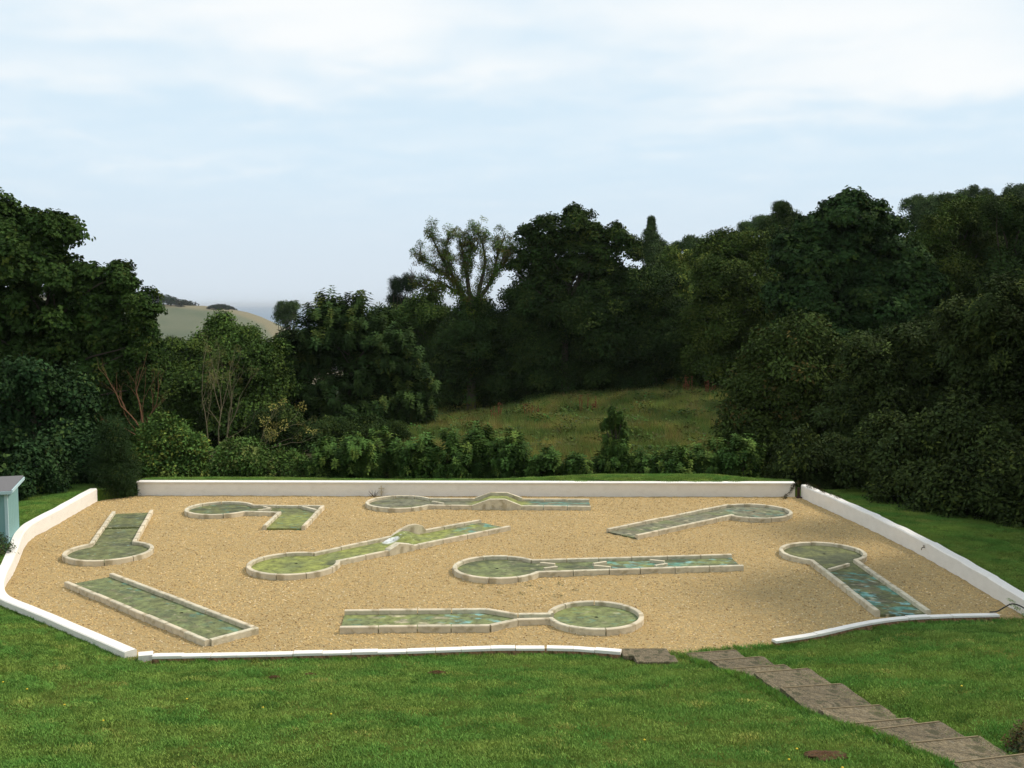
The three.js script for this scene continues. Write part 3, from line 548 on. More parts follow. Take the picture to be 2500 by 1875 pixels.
const sphereDir = () => { const y = ur(-1, 1), a = R() * 6.283, r = Math.sqrt(1 - y * y); return new THREE.Vector3(Math.cos(a) * r, y, Math.sin(a) * r); };
function crown(parent, blobs, st, name = 'crown') {
  const list = [], lobes = [];
  for (const [cx, cy, cz, rx, ry, rz] of blobs) {
    const lr = Math.min(st.lobe, .42 * Math.min(rx, ry)), edge = 1 - .55 * lr / Math.min(rx, ry);
    const area = 4 * Math.PI * ((rx * ry + ry * rz + rx * rz) / 3), n = Math.max(6, Math.round(area / (Math.PI * lr * lr) * .62 * (st.sparse ?? st.few ?? 1)));
    for (let i = 0; i < n; i++) { const d = sphereDir(); if (d.y < -.55 && R() < .6) d.y *= -1; const k = ur(.72, 1.08) * edge; lobes.push([cx + d.x * rx * k, cy + d.y * ry * k, cz + d.z * rz * k, lr * ur(.5, 1.3), d, ur(.72, 1.25), ur(0, 1), clamp(lr / (.55 * st.lobe), .4, 1)]); }
    if (!st.sparse) for (let i = 0; i < n * (st.few ? .35 : .5); i++) { const d = sphereDir(), k = ur(.1, .7); lobes.push([cx + d.x * rx * k, cy + d.y * ry * k, cz + d.z * rz * k, lr * 1.1, d, .9, 1, clamp(lr / (.55 * st.lobe), .4, 1)]); }
  }
  const rs = .36 * st.size, fl = st.flatLobe ?? .72;
  for (const [x, y, z, r, od, tone, h2, sf] of lobes) {
    const n = Math.max(5, Math.round(st.dens * 4 * r * r / (rs * rs * sf * sf) * .85));
    for (let i = 0; i < n; i++) {
      const d = sphereDir(); if (d.y < -.3 && R() < .5) d.y *= -1;
      const k = ur(.55, 1.08), p = [x + d.x * r * k, y + d.y * r * fl * k, z + d.z * r * k];
      const up = new THREE.Vector3(d.x * .7 + od.x * .3 + ur(-.3, .3), d.y * .5 + .55 + (st.upright ?? 0) * 1.5, d.z * .7 + od.z * .3 + ur(-.3, .3));
      let c = st.c; const second = R() < st.k2 * (st.top2 ? (h2 < .35 ? 2.2 : .3) : 1) * (h2 < .5 ? 1.4 : .6); if (second) c = st.c2;
      const l = tone * ur(.75, 1.28), w = ur(.92, 1.08);
      list.push([placed(...p, up, R() * 6.283, st.size * sf * ur(.7, 1.25)), [c[0] * l * w, c[1] * l, c[2] * l / w]]);
    }
  }
  const geos = SPRAY[st.s];
  return { mesh: scatter(name, geos[Math.floor(R() * geos.length)], M.leaf, list, parent), lobes, n: list.length };
}
// ---------------------------------------------------------------- wood: tapered tubes
function tube(points, radii, sides = 6) {
  const P = [], I = [], N = points.length; let ref = new THREE.Vector3(.3, .1, 1).normalize();
  for (let i = 0; i < N; i++) {
    const t = points[Math.min(N - 1, i + 1)].clone().sub(points[Math.max(0, i - 1)]).normalize(), u = new THREE.Vector3().crossVectors(t, Math.abs(t.dot(ref)) > .95 ? new THREE.Vector3(1, 0, 0) : ref).normalize(), v = new THREE.Vector3().crossVectors(t, u);
    for (let k = 0; k < sides; k++) { const a = k / sides * 6.283, p = points[i].clone().addScaledVector(u, Math.cos(a) * radii[i]).addScaledVector(v, Math.sin(a) * radii[i]); P.push(p.x, p.y, p.z); }
  }
  for (let i = 0; i < N - 1; i++) for (let k = 0; k < sides; k++) { const a = i * sides + k, b = i * sides + (k + 1) % sides; I.push(a, a + sides, b, b, a + sides, b + sides); }
  const g = new THREE.BufferGeometry(); g.setAttribute('position', new THREE.Float32BufferAttribute(P, 3)); g.setIndex(I); g.computeVertexNormals();
  const uv = new Float32Array(P.length / 3 * 2); for (let i = 0; i < uv.length / 2; i++) { uv[2 * i] = (i % sides) / sides; uv[2 * i + 1] = Math.floor(i / sides) * .3; } g.setAttribute('uv', new THREE.BufferAttribute(uv, 2)); return g;
}
function bent(a, b, r0, r1, bend, n = 5, sides = 5) { const pts = [], rad = [], off = sphereDir().multiplyScalar(bend * a.distanceTo(b)); for (let i = 0; i <= n; i++) { const t = i / n; pts.push(a.clone().lerp(b, t).addScaledVector(off, Math.sin(Math.PI * t)).add(sphereDir().multiplyScalar(bend * .12 * a.distanceTo(b) * (i && i < n ? 1 : 0)))); rad.push(mix(r0, r1, t)); } return [tube(pts, rad, sides), pts]; }
function wood(parent, x, z, lobes, blobs, mat = M.bark, thick = 1) {
  const y0 = onGround(x, z) - .15, top = Math.max(...blobs.map(b => b[1] + b[4])), h = top - y0, r = clamp(h * .022, .04, .38) * thick, geos = [];
  const lean = new THREE.Vector3(x + ur(-.3, .3), y0 + h * .55, z + ur(-.3, .3)); const [g, line] = bent(new THREE.Vector3(x, y0, z), lean, r, r * .6, .03, 6, 8); geos.push(g);
  const step = Math.max(1, Math.round(lobes.length / 26));
  for (let i = 0; i < lobes.length; i += step) { const [lx, ly, lz] = lobes[i], b = new THREE.Vector3(lx, ly, lz), k = clamp((ly - y0) / h, .25, .95); const a = line[Math.min(line.length - 1, Math.max(2, Math.round(k * 7)))]; geos.push(bent(a, b, r * .26, .02, .12, 5, 5)[0]); }
  mesh('trunk', mergeGeometries(geos), mat, parent);
}
let sprays = 0;
const TREES = [
  ['sycamore_tree', 'tallest broad sycamore filling the left edge of the view', 'tree', 'trees beyond the back wall', 'sycamore', [-19.92, -44.00], [[-21.92,9.26,-44.75,1.67,1.41,1.62], [-19.39,8.77,-44.02,1.23,1.20,1.28], [-24.45,8.22,-45.25,2.46,2.29,2.49], [-20.25,7.44,-43.15,2.11,1.58,1.94], [-18.20,6.95,-44.16,1.41,1.23,1.39], [-16.59,7.11,-43.88,0.84,0.84,0.89], [-17.39,5.54,-44.47,1.58,1.23,1.48], [-15.77,5.72,-43.67,0.88,0.97,0.97], [-15.87,4.48,-44.34,0.79,0.88,0.88], [-20.08,5.19,-44.11,2.82,1.76,2.40], [-18.09,3.75,-44.74,1.94,1.41,1.76], [-22.99,5.02,-43.93,2.64,2.64,2.77]]],
  ['leafy_tree', 'dense low dark tree below the sycamore at the far left', 'tree', 'trees beyond the back wall', 'drape', [-17.11, -36.50], [[-17.52,3.15,-36.40,1.61,1.09,1.42], [-16.06,2.74,-36.86,1.17,1.09,1.19], [-17.88,1.27,-37.32,1.75,1.31,1.61], [-15.65,1.25,-36.31,1.17,1.46,1.38], [-17.72,-0.23,-37.18,1.61,1.02,1.38], [-15.98,-0.34,-36.95,1.02,0.88,1.00], [-18.89,2.03,-35.85,1.61,2.04,1.92]]],
  ['yew_shrub', 'dark feathery evergreen shrub filling the gap in the white wall', 'shrub', 'shrubs at the left corner', 'yew', [-12.30, -31.70], [[-12.42,1.71,-31.77,0.48,0.70,0.62], [-12.66,0.92,-31.85,0.53,0.76,0.68], [-12.20,0.77,-31.98,0.43,0.70,0.59], [-12.40,0.28,-31.79,0.61,0.38,0.52]]],
  ['dark_shrub', 'dark leafy shrub on the grass bank, nearest the blue shed', 'shrub', 'shrubs at the left corner', 'drape', [-14.35, -29.60], [[-14.60,0.68,-29.60,0.71,0.59,0.65], [-14.39,1.06,-30.20,0.66,0.66,0.66], [-15.26,0.94,-29.50,0.83,0.83,0.83]]],
  ['dark_shrub', 'dark leafy shrub on the grass bank, half way along left wall', 'shrub', 'shrubs at the left corner', 'drape', [-13.91, -31.00], [[-13.94,0.78,-30.80,0.62,0.55,0.59], [-14.66,1.22,-31.60,0.76,0.76,0.76]]],
  ['dark_shrub', 'dark leafy shrub behind the far end of the left wall', 'shrub', 'shrubs at the left corner', 'drape', [-13.61, -32.50], [[-13.69,0.85,-32.30,0.65,0.67,0.66], [-14.32,1.38,-33.20,0.80,0.80,0.80], [-13.36,1.17,-32.80,0.52,0.79,0.66]]],
  ['round_shrub', 'small shrub with yellowing leaves right of the dark evergreen', 'shrub', 'shrubs at the left corner', 'variegated', [-11.74, -35.50], [[-12.19,1.48,-35.62,0.85,0.71,0.82], [-11.49,1.01,-35.86,0.85,0.64,0.78], [-11.78,0.33,-35.57,1.06,0.57,0.86], [-12.55,0.66,-35.34,0.57,0.71,0.67]]],
  ['ash_tree', 'light feathery ash rising in front of the distant hill', 'tree', 'trees beyond the back wall', 'ash', [-18.65, -66.00], [[-18.98,4.52,-66.46,1.06,0.90,1.03], [-17.94,3.74,-65.99,1.32,1.06,1.25], [-19.87,3.33,-66.22,1.19,1.06,1.18], [-16.89,3.61,-65.97,1.06,0.90,1.03], [-18.48,2.45,-65.46,2.11,1.32,1.80]]],
  ['round_tree', 'rounded green tree at the foot of the distant hill', 'tree', 'trees beyond the back wall', 'mid', [-20.37, -62.00], [[-20.70,2.87,-62.29,1.64,1.09,1.43], [-19.66,2.11,-62.49,1.64,1.64,1.72], [-20.95,1.43,-61.44,1.64,1.64,1.72]]],
  ['round_tree', 'dark tree between the pale bare trunks and the ash', 'tree', 'trees beyond the back wall', 'mid', [-15.04, -56.00], [[-15.47,1.84,-55.90,2.71,1.85,2.39], [-13.41,2.52,-55.76,1.48,1.72,1.68], [-17.34,0.77,-55.33,1.97,1.72,1.94], [-14.47,0.10,-55.36,2.46,1.72,2.20], [-13.48,0.62,-56.88,1.48,1.97,1.81]]],
  ['maple_tree', 'broad dark dome-shaped maple left of the meadow', 'tree', 'trees beyond the back wall', 'maple', [-9.62, -60.00], [[-10.07,5.49,-60.80,2.24,1.53,1.98], [-11.58,4.43,-59.76,1.98,1.72,1.94], [-8.46,4.29,-60.49,2.11,1.58,1.94], [-6.75,3.50,-59.23,1.58,1.45,1.59], [-10.54,2.92,-61.24,3.17,2.24,2.84], [-7.71,1.77,-60.10,2.90,1.98,2.56], [-12.91,2.21,-60.79,2.11,2.38,2.36], [-5.98,1.09,-59.56,1.85,1.72,1.87], [-9.58,0.25,-59.59,3.96,1.98,3.12], [-6.48,-0.25,-59.71,2.24,1.19,1.80], [-12.77,-0.27,-61.10,2.38,1.85,2.22]]],
  ['pine_tree', 'small dark pine with two rounded tops on the skyline', 'tree', 'trees beyond the back wall', 'pine', [-10.20, -95.00], [[-10.74,7.58,-94.94,0.57,0.91,0.78], [-9.61,7.85,-95.00,0.65,0.99,0.86], [-11.02,6.42,-95.29,0.61,0.53,0.60], [-10.08,5.96,-95.39,1.06,0.68,0.92]]],
  ['hazy_tree', 'small pale hazy tree on the skyline beside the sea', 'tree', 'trees beyond the back wall', 'hazy', [-41.88, -190.00], [[-42.41,5.40,-189.84,1.52,1.22,1.44], [-40.71,5.55,-189.71,1.52,1.22,1.44], [-41.87,3.65,-190.69,2.58,1.52,2.15]]],
  ['woodland_tree', 'green tree between the dome-shaped maple and the ivy-clad tree', 'tree', 'trees beyond the back wall', 'mid', [-6.25, -78.00], [[-6.17,5.51,-77.26,1.72,1.72,1.80], [-7.46,4.58,-77.80,1.72,1.72,1.80], [-5.69,3.29,-79.00,2.40,2.40,2.52], [-6.35,1.06,-79.19,2.40,2.75,2.70]]],
  ['woodland_tree', 'dense dark tree at the foot of the ivy-clad tree', 'tree', 'trees beyond the back wall', 'wood', [-2.67, -74.00], [[-2.64,4.66,-73.33,2.60,1.95,2.39], [-3.79,2.63,-72.83,2.60,2.44,2.65], [-1.20,2.54,-74.83,2.60,2.60,2.74], [-3.58,0.17,-74.31,2.60,1.95,2.39], [-0.88,0.54,-73.34,2.60,1.95,2.39]]],
  ['oak_tree', 'tall spreading oak with sky showing through its crown', 'tree', 'trees beyond the back wall', 'oak', [3.75, -72.00], [[4.00,11.58,-72.01,1.79,1.32,1.63], [2.27,10.91,-71.37,1.44,1.21,1.39], [5.59,10.83,-72.29,1.44,1.15,1.36], [1.14,10.53,-72.03,1.04,1.04,1.09], [4.02,9.84,-72.34,2.02,1.04,1.60], [1.70,9.37,-71.49,1.44,0.81,1.18], [6.31,9.55,-72.19,1.44,0.98,1.27], [7.13,10.80,-71.87,1.04,0.81,0.97], [8.01,9.82,-72.00,0.98,0.98,1.03], [0.34,8.62,-71.88,0.86,0.46,0.70], [4.88,8.55,-72.22,2.02,0.98,1.57], [2.87,8.26,-72.11,2.02,0.98,1.57], [6.60,8.26,-72.17,1.73,0.98,1.42]]],
  ['woodland_tree', 'dark tree under the left half of the oak', 'tree', 'trees beyond the back wall', 'wood', [2.08, -74.00], [[1.74,6.70,-72.90,2.93,1.63,2.39], [1.17,4.37,-73.21,2.60,2.60,2.74], [3.48,4.67,-72.69,2.93,2.60,2.91], [2.06,1.71,-73.61,3.58,2.44,3.16]]],
  ['woodland_tree', 'dark tree under the right half of the oak', 'tree', 'trees beyond the back wall', 'wood', [6.73, -73.00], [[6.68,7.56,-72.96,2.57,1.45,2.11], [5.45,5.54,-71.90,2.89,2.25,2.70], [7.91,5.82,-73.47,2.57,2.57,2.70], [6.71,2.91,-72.96,3.53,2.57,3.20], [5.27,1.16,-73.00,2.89,1.61,2.36]]],
  ['woodland_tree', 'dark round tree at the far corner of the meadow', 'tree', 'trees beyond the back wall', 'wood', [10.10, -72.00], [[9.49,7.26,-72.20,1.90,1.74,1.91], [10.23,4.66,-73.22,2.53,2.53,2.66], [9.26,2.37,-72.25,2.85,2.22,2.66], [11.36,2.72,-70.94,2.22,2.53,2.49], [11.11,4.98,-71.38,1.27,1.90,1.66]]],
  ['spire_tree', 'narrow pointed tree standing behind the oak', 'tree', 'trees beyond the back wall', 'hazyspire', [13.62, -100.00], [[13.49,14.03,-100.09,0.24,0.56,0.42], [13.47,13.46,-99.90,0.40,0.64,0.55], [13.47,12.89,-100.19,0.64,0.72,0.71], [13.54,12.21,-100.01,0.92,0.80,0.90], [14.04,11.46,-99.87,1.20,0.80,1.05], [12.93,11.47,-100.20,0.80,0.72,0.80], [13.65,10.69,-99.58,1.60,0.80,1.26]]],
  ['birch_tree', 'slim pale leaved tree between oak and right hand trees', 'tree', 'trees beyond the back wall', 'birch', [14.28, -88.00], [[13.60,9.62,-87.74,0.77,1.41,1.15], [14.31,7.88,-87.69,0.99,1.76,1.44], [14.55,5.44,-87.87,0.99,1.76,1.44], [15.11,9.64,-88.38,0.63,1.06,0.89]]],
  ['lime_tree', 'lighter green tree at the left end of the right hand wood', 'tree', 'trees on the right bank', 'lime', [14.17, -68.00], [[14.29,9.77,-68.54,1.74,1.38,1.63], [12.93,8.82,-68.48,1.20,1.50,1.41], [15.72,9.35,-68.22,1.50,1.50,1.57], [13.56,7.17,-66.78,2.39,2.09,2.36], [15.86,6.64,-67.47,2.09,2.39,2.36], [13.31,4.48,-68.00,2.09,2.39,2.36], [16.00,3.63,-68.99,2.39,2.09,2.36]]],
  ['chestnut_tree', 'tallest dark rounded tree of the right hand wood', 'tree', 'trees on the right bank', 'chestnut', [19.96, -60.00], [[19.64,11.17,-59.73,2.24,1.37,1.90], [18.11,10.37,-60.08,1.58,1.32,1.52], [21.64,10.17,-60.61,1.85,1.32,1.66], [16.84,8.46,-59.68,1.85,1.85,1.94], [19.54,8.50,-60.67,2.90,1.98,2.56], [22.28,8.01,-60.24,2.38,2.11,2.36], [23.45,6.57,-60.05,1.85,1.85,1.94], [17.07,6.10,-60.30,2.11,2.11,2.22], [20.10,5.38,-59.96,3.17,2.11,2.77], [17.70,3.51,-58.99,2.90,1.85,2.49]]],
  ['woodland_tree', 'small tree top showing between the two right hand trees', 'tree', 'trees on the right bank', 'wood', [23.10, -88.00], [[22.87,14.00,-88.42,1.01,0.93,1.02], [23.70,12.96,-88.56,1.16,1.01,1.14], [22.27,12.44,-88.46,1.32,1.16,1.30], [22.63,10.65,-87.66,2.32,1.94,2.24]]],
  ['woodland_tree', 'bushy green tree at the right edge of the skyline', 'tree', 'trees on the right bank', 'lime', [28.21, -64.00], [[27.73,11.43,-64.22,1.75,1.24,1.57], [29.60,11.70,-64.43,1.69,1.18,1.51], [25.86,10.23,-63.28,1.58,1.41,1.57], [28.73,9.43,-64.58,1.97,1.69,1.92], [26.63,7.35,-63.10,1.97,1.97,2.07], [29.57,6.62,-65.09,2.25,2.25,2.37]]],
  ['woodland_tree', 'dark tree cut by the right edge under the skyline', 'tree', 'trees on the right bank', 'wood', [29.09, -60.00], [[28.33,11.16,-59.60,1.58,1.21,1.47], [30.28,10.91,-60.88,1.85,1.58,1.80], [28.82,7.74,-59.38,2.11,2.11,2.22], [30.82,8.48,-60.10,2.38,2.64,2.63]]],
  ['skyline_tree', 'sparse hazy tree on the hilltop left of the other skyline tree', 'tree', 'trees on the right bank', 'hazyspire', [67.32, -150.00], [[65.44,21.78,-150.39,1.08,1.08,1.13], [67.19,22.15,-150.61,1.20,1.08,1.20], [68.82,21.76,-150.23,1.08,0.96,1.07], [67.17,20.23,-150.82,3.00,1.44,2.33]]],
  ['skyline_tree', 'sparse hazy tree on the hilltop at the right edge', 'tree', 'trees on the right bank', 'hazyspire', [73.93, -150.00], [[72.31,22.19,-149.87,1.08,1.08,1.13], [74.20,22.48,-150.35,1.32,1.20,1.32], [73.19,20.71,-149.74,2.64,1.44,2.14]]],
  ['hill_tree', 'hazy tree crown on the hill left of the tallest tree', 'tree', 'trees on the right bank', 'hazy', [33.66, -140.00], [[32.38,16.24,-140.80,2.24,1.12,1.76], [33.95,17.04,-140.41,1.68,1.01,1.41], [24.42,13.97,-139.77,2.24,1.23,1.82], [22.29,13.72,-140.33,1.34,0.78,1.12]]],
  ['hill_tree', 'hazy tree crown on the hill right of the tallest tree', 'tree', 'trees on the right bank', 'hazy', [57.22, -140.00], [[54.51,19.12,-139.09,2.46,1.34,2.00], [57.98,19.84,-140.87,2.46,1.23,1.94], [60.01,19.52,-140.38,2.24,1.34,1.88], [57.14,16.95,-139.28,5.04,2.52,3.97]]],
  ['cherry_tree', 'olive tree with reddening leaves above the back right corner', 'tree', 'trees on the right bank', 'cherry', [10.90, -40.00], [[11.17,4.62,-40.20,1.41,1.06,1.29], [10.18,3.97,-40.36,1.23,1.06,1.20], [12.23,3.82,-40.17,1.41,1.06,1.29], [9.60,2.66,-40.53,1.23,1.23,1.29], [10.88,2.71,-39.86,1.58,1.32,1.52], [9.12,1.28,-39.76,1.06,1.41,1.29], [10.42,0.95,-39.79,1.58,1.41,1.57], [11.94,1.94,-39.62,1.58,1.58,1.66]]],
  ['hawthorn_tree', 'dark olive tree between the reddening tree and right edge', 'tree', 'trees on the right bank', 'olive', [14.09, -37.00], [[12.88,3.99,-36.98,1.14,0.90,1.07], [14.19,4.27,-37.32,1.30,0.98,1.20], [15.61,4.41,-37.52,1.30,1.22,1.32], [13.59,2.78,-37.20,1.47,1.22,1.41], [15.19,2.76,-37.46,1.47,1.47,1.54], [12.54,2.14,-37.59,1.14,1.14,1.20]]],
  ['hawthorn_tree', 'tall dark leafy tree cut by the right edge', 'tree', 'trees on the right bank', 'olive', [16.31, -34.50], [[15.53,5.23,-34.70,1.21,1.06,1.20], [16.26,5.65,-33.94,1.21,1.21,1.28], [15.99,3.84,-34.69,1.37,1.37,1.43], [16.65,3.89,-33.78,1.21,1.52,1.43], [17.96,4.67,-34.81,1.37,1.82,1.67]]],
  ['spreading_shrub', 'large dark spreading shrub overhanging the right wall', 'shrub', 'trees on the right bank', 'olive2', [12.77, -29.50], [[11.86,1.94,-32.00,0.90,0.70,0.80], [11.41,0.95,-32.50,0.91,0.78,0.84], [12.17,1.76,-30.50,1.10,0.91,1.01], [13.29,2.19,-30.00,1.08,0.96,1.02], [11.75,0.50,-30.60,0.98,0.73,0.86], [12.20,0.67,-29.00,1.04,0.93,0.99], [12.68,0.85,-28.00,1.01,1.01,1.01], [13.69,1.57,-28.50,0.91,1.03,0.97], [13.12,0.70,-27.00,0.86,0.76,0.81], [13.97,1.26,-27.00,0.86,1.19,1.03]]],
  ['spreading_shrub', 'low dark shrub spilling over the back right wall corner', 'shrub', 'trees on the right bank', 'olive2', [10.08, -34.00], [[9.62,1.06,-33.58,0.82,0.82,0.86], [10.92,0.68,-34.25,0.95,0.82,0.93], [9.24,0.41,-34.17,0.68,0.54,0.64], [10.36,0.08,-33.72,0.95,0.41,0.71]]],
  ['woodland_tree', 'dark woodland crown filling the gap behind the slim pale tree', 'tree', 'trees on the right bank', 'wood', [16.89, -98.00], [[14.48,8.50,-98.29,2.16,2.16,2.26], [17.05,8.86,-97.37,2.16,2.59,2.49], [15.85,5.37,-99.32,3.02,3.02,3.17], [18.18,5.38,-96.96,2.16,3.02,2.72]]],
  ['woodland_tree', 'dark crown showing behind the dome-shaped maple on its right', 'tree', 'trees beyond the back wall', 'wood', [-9.99, -86.00], [[-10.68,4.08,-86.20,2.27,1.89,2.19], [-8.70,2.67,-86.98,2.27,2.27,2.38], [-11.38,1.32,-86.12,3.03,2.65,2.98], [-7.62,0.61,-86.46,2.27,2.65,2.58]]],
  ['dark_shrub', 'shrub added for the deep shade at the foot of the dome-shaped maple, left side', 'shrub', 'trees beyond the back wall', 'wood', [-10.14, -46.00], [[-10.65,0.30,-46.42,1.42,1.01,1.28], [-9.51,-0.06,-46.27,1.42,0.91,1.22], [-11.40,-0.45,-46.36,1.21,0.81,1.06]]],  // this shrub and the next are added to darken the shade below the maple
  ['dark_shrub', 'shrub added for the deep shade at the foot of the dome-shaped maple, right side', 'shrub', 'trees beyond the back wall', 'wood', [-7.12, -48.00], [[-8.25,-0.05,-47.65,1.48,0.84,1.22], [-7.03,-0.06,-48.53,1.48,0.84,1.22], [-5.61,-0.09,-48.00,1.06,0.63,0.89]]],
  ['hawthorn_tree', 'tall dark tree beyond the right edge shading the court', 'tree', 'trees on the right bank', 'olive', [15.22, -24.50], [[14.40,9.51,-24.50,1.62,1.62,1.62], [14.71,7.01,-24.50,1.62,1.62,1.62], [16.00,4.94,-25.00,1.98,2.09,2.04], [15.39,3.18,-25.50,1.35,1.46,1.40], [15.25,3.64,-23.00,1.52,1.52,1.52]]],
  ['hawthorn_tree', 'second tall dark tree beyond the right edge', 'tree', 'trees on the right bank', 'olive', [17.67, -30.00], [[16.94,9.83,-30.00,1.45,1.58,1.52], [17.04,7.47,-30.00,1.45,1.58,1.52], [18.68,5.80,-31.00,1.77,1.91,1.84], [17.43,4.13,-30.00,1.58,1.58,1.58]]],
  ['woodland_tree', 'dark crown behind the tallest tree of the right hand wood', 'tree', 'trees on the right bank', 'wood', [24.02, -74.00], [[22.02,9.63,-73.92,2.60,2.28,2.56], [24.92,9.87,-72.96,2.93,2.28,2.74], [23.98,6.72,-75.21,4.23,2.93,3.76], [27.19,6.70,-73.37,2.60,2.93,2.91]]],
  ['woodland_tree', 'dark crown behind the bushy green trees at the right skyline', 'tree', 'trees on the right bank', 'wood', [37.03, -84.00], [[35.29,11.78,-83.93,2.59,1.85,2.33], [38.68,11.83,-84.78,2.96,1.85,2.52], [36.22,8.78,-83.53,4.07,2.59,3.49], [40.65,9.17,-85.18,2.96,2.59,2.91], [33.72,10.13,-84.03,2.22,2.22,2.33]]],
  ['hawthorn_tree', 'third tall dark tree beyond the right edge', 'tree', 'trees on the right bank', 'olive', [14.22, -21.50], [[14.07,7.56,-21.50,2.46,1.80,2.13], [15.03,5.51,-22.00,2.71,2.13,2.42], [13.77,3.68,-21.00,1.85,1.57,1.71]]],
  ['leafy_shrub', 'leafy green shrub, left of the yellow leaved branches, under the bare trunks', 'shrub', 'shrubs behind the back wall', 'bramble', [-9.05, -34.20], [[-9.16,0.80,-34.39,1.03,0.62,0.86], [-9.55,0.62,-34.10,0.62,0.37,0.52], [-8.65,0.64,-34.22,0.62,0.40,0.53]]],
  ['leafy_shrub', 'leafy green shrub, low, with gaps, below the yellow leaved branches', 'shrub', 'shrubs behind the back wall', 'bramble', [-7.83, -34.90], [[-7.97,0.38,-35.27,0.98,0.53,0.79], [-8.39,0.21,-35.11,0.59,0.32,0.47], [-7.42,0.30,-34.77,0.59,0.34,0.49]]],
  ['leafy_shrub', 'leafy green shrub, at the left end of the leafy hedge', 'shrub', 'shrubs behind the back wall', 'hedge', [-6.31, -34.60], [[-6.32,0.77,-34.41,0.66,0.72,0.73], [-6.64,0.50,-34.49,0.40,0.43,0.44], [-6.06,0.51,-34.66,0.40,0.47,0.45]]],
  ['leafy_shrub', 'leafy green shrub, second from the left end of the leafy hedge', 'shrub', 'shrubs behind the back wall', 'hedge', [-5.25, -34.30], [[-5.25,0.96,-34.05,0.69,0.82,0.79], [-5.62,0.61,-34.40,0.41,0.49,0.48], [-4.96,0.69,-34.21,0.41,0.54,0.50]]],
  ['leafy_shrub', 'leafy green shrub, third in the hedge, under the dome-shaped maple', 'shrub', 'shrubs behind the back wall', 'hedge', [-4.35, -35.00], [[-4.41,0.88,-35.29,0.70,0.87,0.82], [-4.68,0.63,-34.87,0.42,0.52,0.49], [-4.09,0.62,-35.23,0.42,0.56,0.52]]],
  ['leafy_shrub', 'leafy green shrub, fourth in the hedge, left of the meadow', 'shrub', 'shrubs behind the back wall', 'hedge', [-3.20, -34.70], [[-3.20,0.99,-34.55,0.72,0.94,0.87], [-3.52,0.67,-34.44,0.43,0.57,0.52], [-2.88,0.71,-34.50,0.43,0.61,0.55]]],
  ['leafy_shrub', 'leafy green shrub, fifth in the hedge, at the meadow corner', 'shrub', 'shrubs behind the back wall', 'hedge', [-2.14, -34.40], [[-2.17,0.97,-34.67,0.66,0.91,0.82], [-2.44,0.71,-34.23,0.40,0.54,0.49], [-1.84,0.75,-34.26,0.40,0.59,0.52]]],
  ['leafy_shrub', 'leafy green shrub, highest domed bush of the hedge before the meadow', 'shrub', 'shrubs behind the back wall', 'hedge', [-1.13, -35.10], [[-1.15,0.91,-35.58,0.70,1.04,0.91], [-1.45,0.61,-35.05,0.42,0.62,0.55], [-0.82,0.65,-35.19,0.42,0.68,0.58]]],
  ['leafy_shrub', 'leafy green shrub, right of the highest domed bush in the hedge', 'shrub', 'shrubs behind the back wall', 'hedge', [0.00, -34.80], [[0.00,0.87,-34.84,0.64,0.86,0.79], [-0.29,0.57,-34.78,0.38,0.52,0.47], [0.29,0.58,-35.01,0.38,0.56,0.50]]],
  ['leafy_shrub', 'leafy green shrub, low, in front of the middle of the meadow', 'shrub', 'shrubs behind the back wall', 'hedge', [1.11, -34.50], [[1.10,0.69,-34.19,0.63,0.58,0.64], [0.82,0.44,-34.45,0.38,0.35,0.38], [1.40,0.47,-34.48,0.38,0.38,0.40]]],
  ['leafy_shrub', 'leafy green shrub, lowest bush of the hedge before the meadow', 'shrub', 'shrubs behind the back wall', 'hedge', [2.19, -34.20], [[2.22,0.56,-34.31,0.60,0.47,0.56], [1.94,0.40,-34.28,0.36,0.28,0.34], [2.47,0.46,-34.02,0.36,0.30,0.35]]],
  ['leafy_shrub', 'leafy green shrub, slim and upright, standing alone before the meadow', 'shrub', 'shrubs behind the back wall', 'hedge', [3.47, -34.90], [[3.39,2.31,-34.82,0.13,0.22,0.18], [3.67,2.17,-34.85,0.13,0.22,0.18], [3.17,1.89,-34.86,0.20,0.25,0.23], [3.52,1.77,-34.99,0.22,0.36,0.31], [3.83,1.71,-34.97,0.20,0.31,0.26], [3.37,1.19,-35.09,0.34,0.47,0.43], [3.71,1.08,-34.86,0.34,0.47,0.43], [3.21,0.59,-34.86,0.47,0.45,0.48], [3.78,0.50,-34.71,0.56,0.42,0.51]]],
  ['leafy_shrub', 'leafy green shrub, low, right of the slim upright bush', 'shrub', 'shrubs behind the back wall', 'hedge', [4.44, -34.60], [[4.50,0.51,-34.86,0.69,0.50,0.62], [4.18,0.35,-34.76,0.42,0.30,0.37], [4.81,0.37,-34.79,0.42,0.32,0.39]]],
  ['leafy_shrub', 'leafy green shrub, dark, low, before the right half of meadow', 'shrub', 'shrubs behind the back wall', 'hedge', [5.50, -34.30], [[5.56,0.65,-34.47,0.71,0.60,0.69], [5.24,0.43,-34.47,0.43,0.36,0.41], [5.87,0.48,-34.33,0.43,0.39,0.43]]],
  ['leafy_shrub', 'leafy green shrub, dark, at the right end of the hedge', 'shrub', 'shrubs behind the back wall', 'hedge', [6.73, -35.00], [[6.83,0.66,-35.28,0.76,0.76,0.79], [6.42,0.45,-34.91,0.45,0.45,0.48], [7.15,0.45,-35.13,0.45,0.49,0.50]]],
  ['leafy_shrub', 'leafy green shrub, dark, joining the hedge to the reddening tree', 'shrub', 'shrubs behind the back wall', 'hedge', [7.79, -34.70], [[7.89,0.86,-34.93,0.75,0.83,0.83], [7.52,0.59,-34.76,0.45,0.50,0.50], [8.23,0.61,-34.89,0.45,0.54,0.52]]],
];
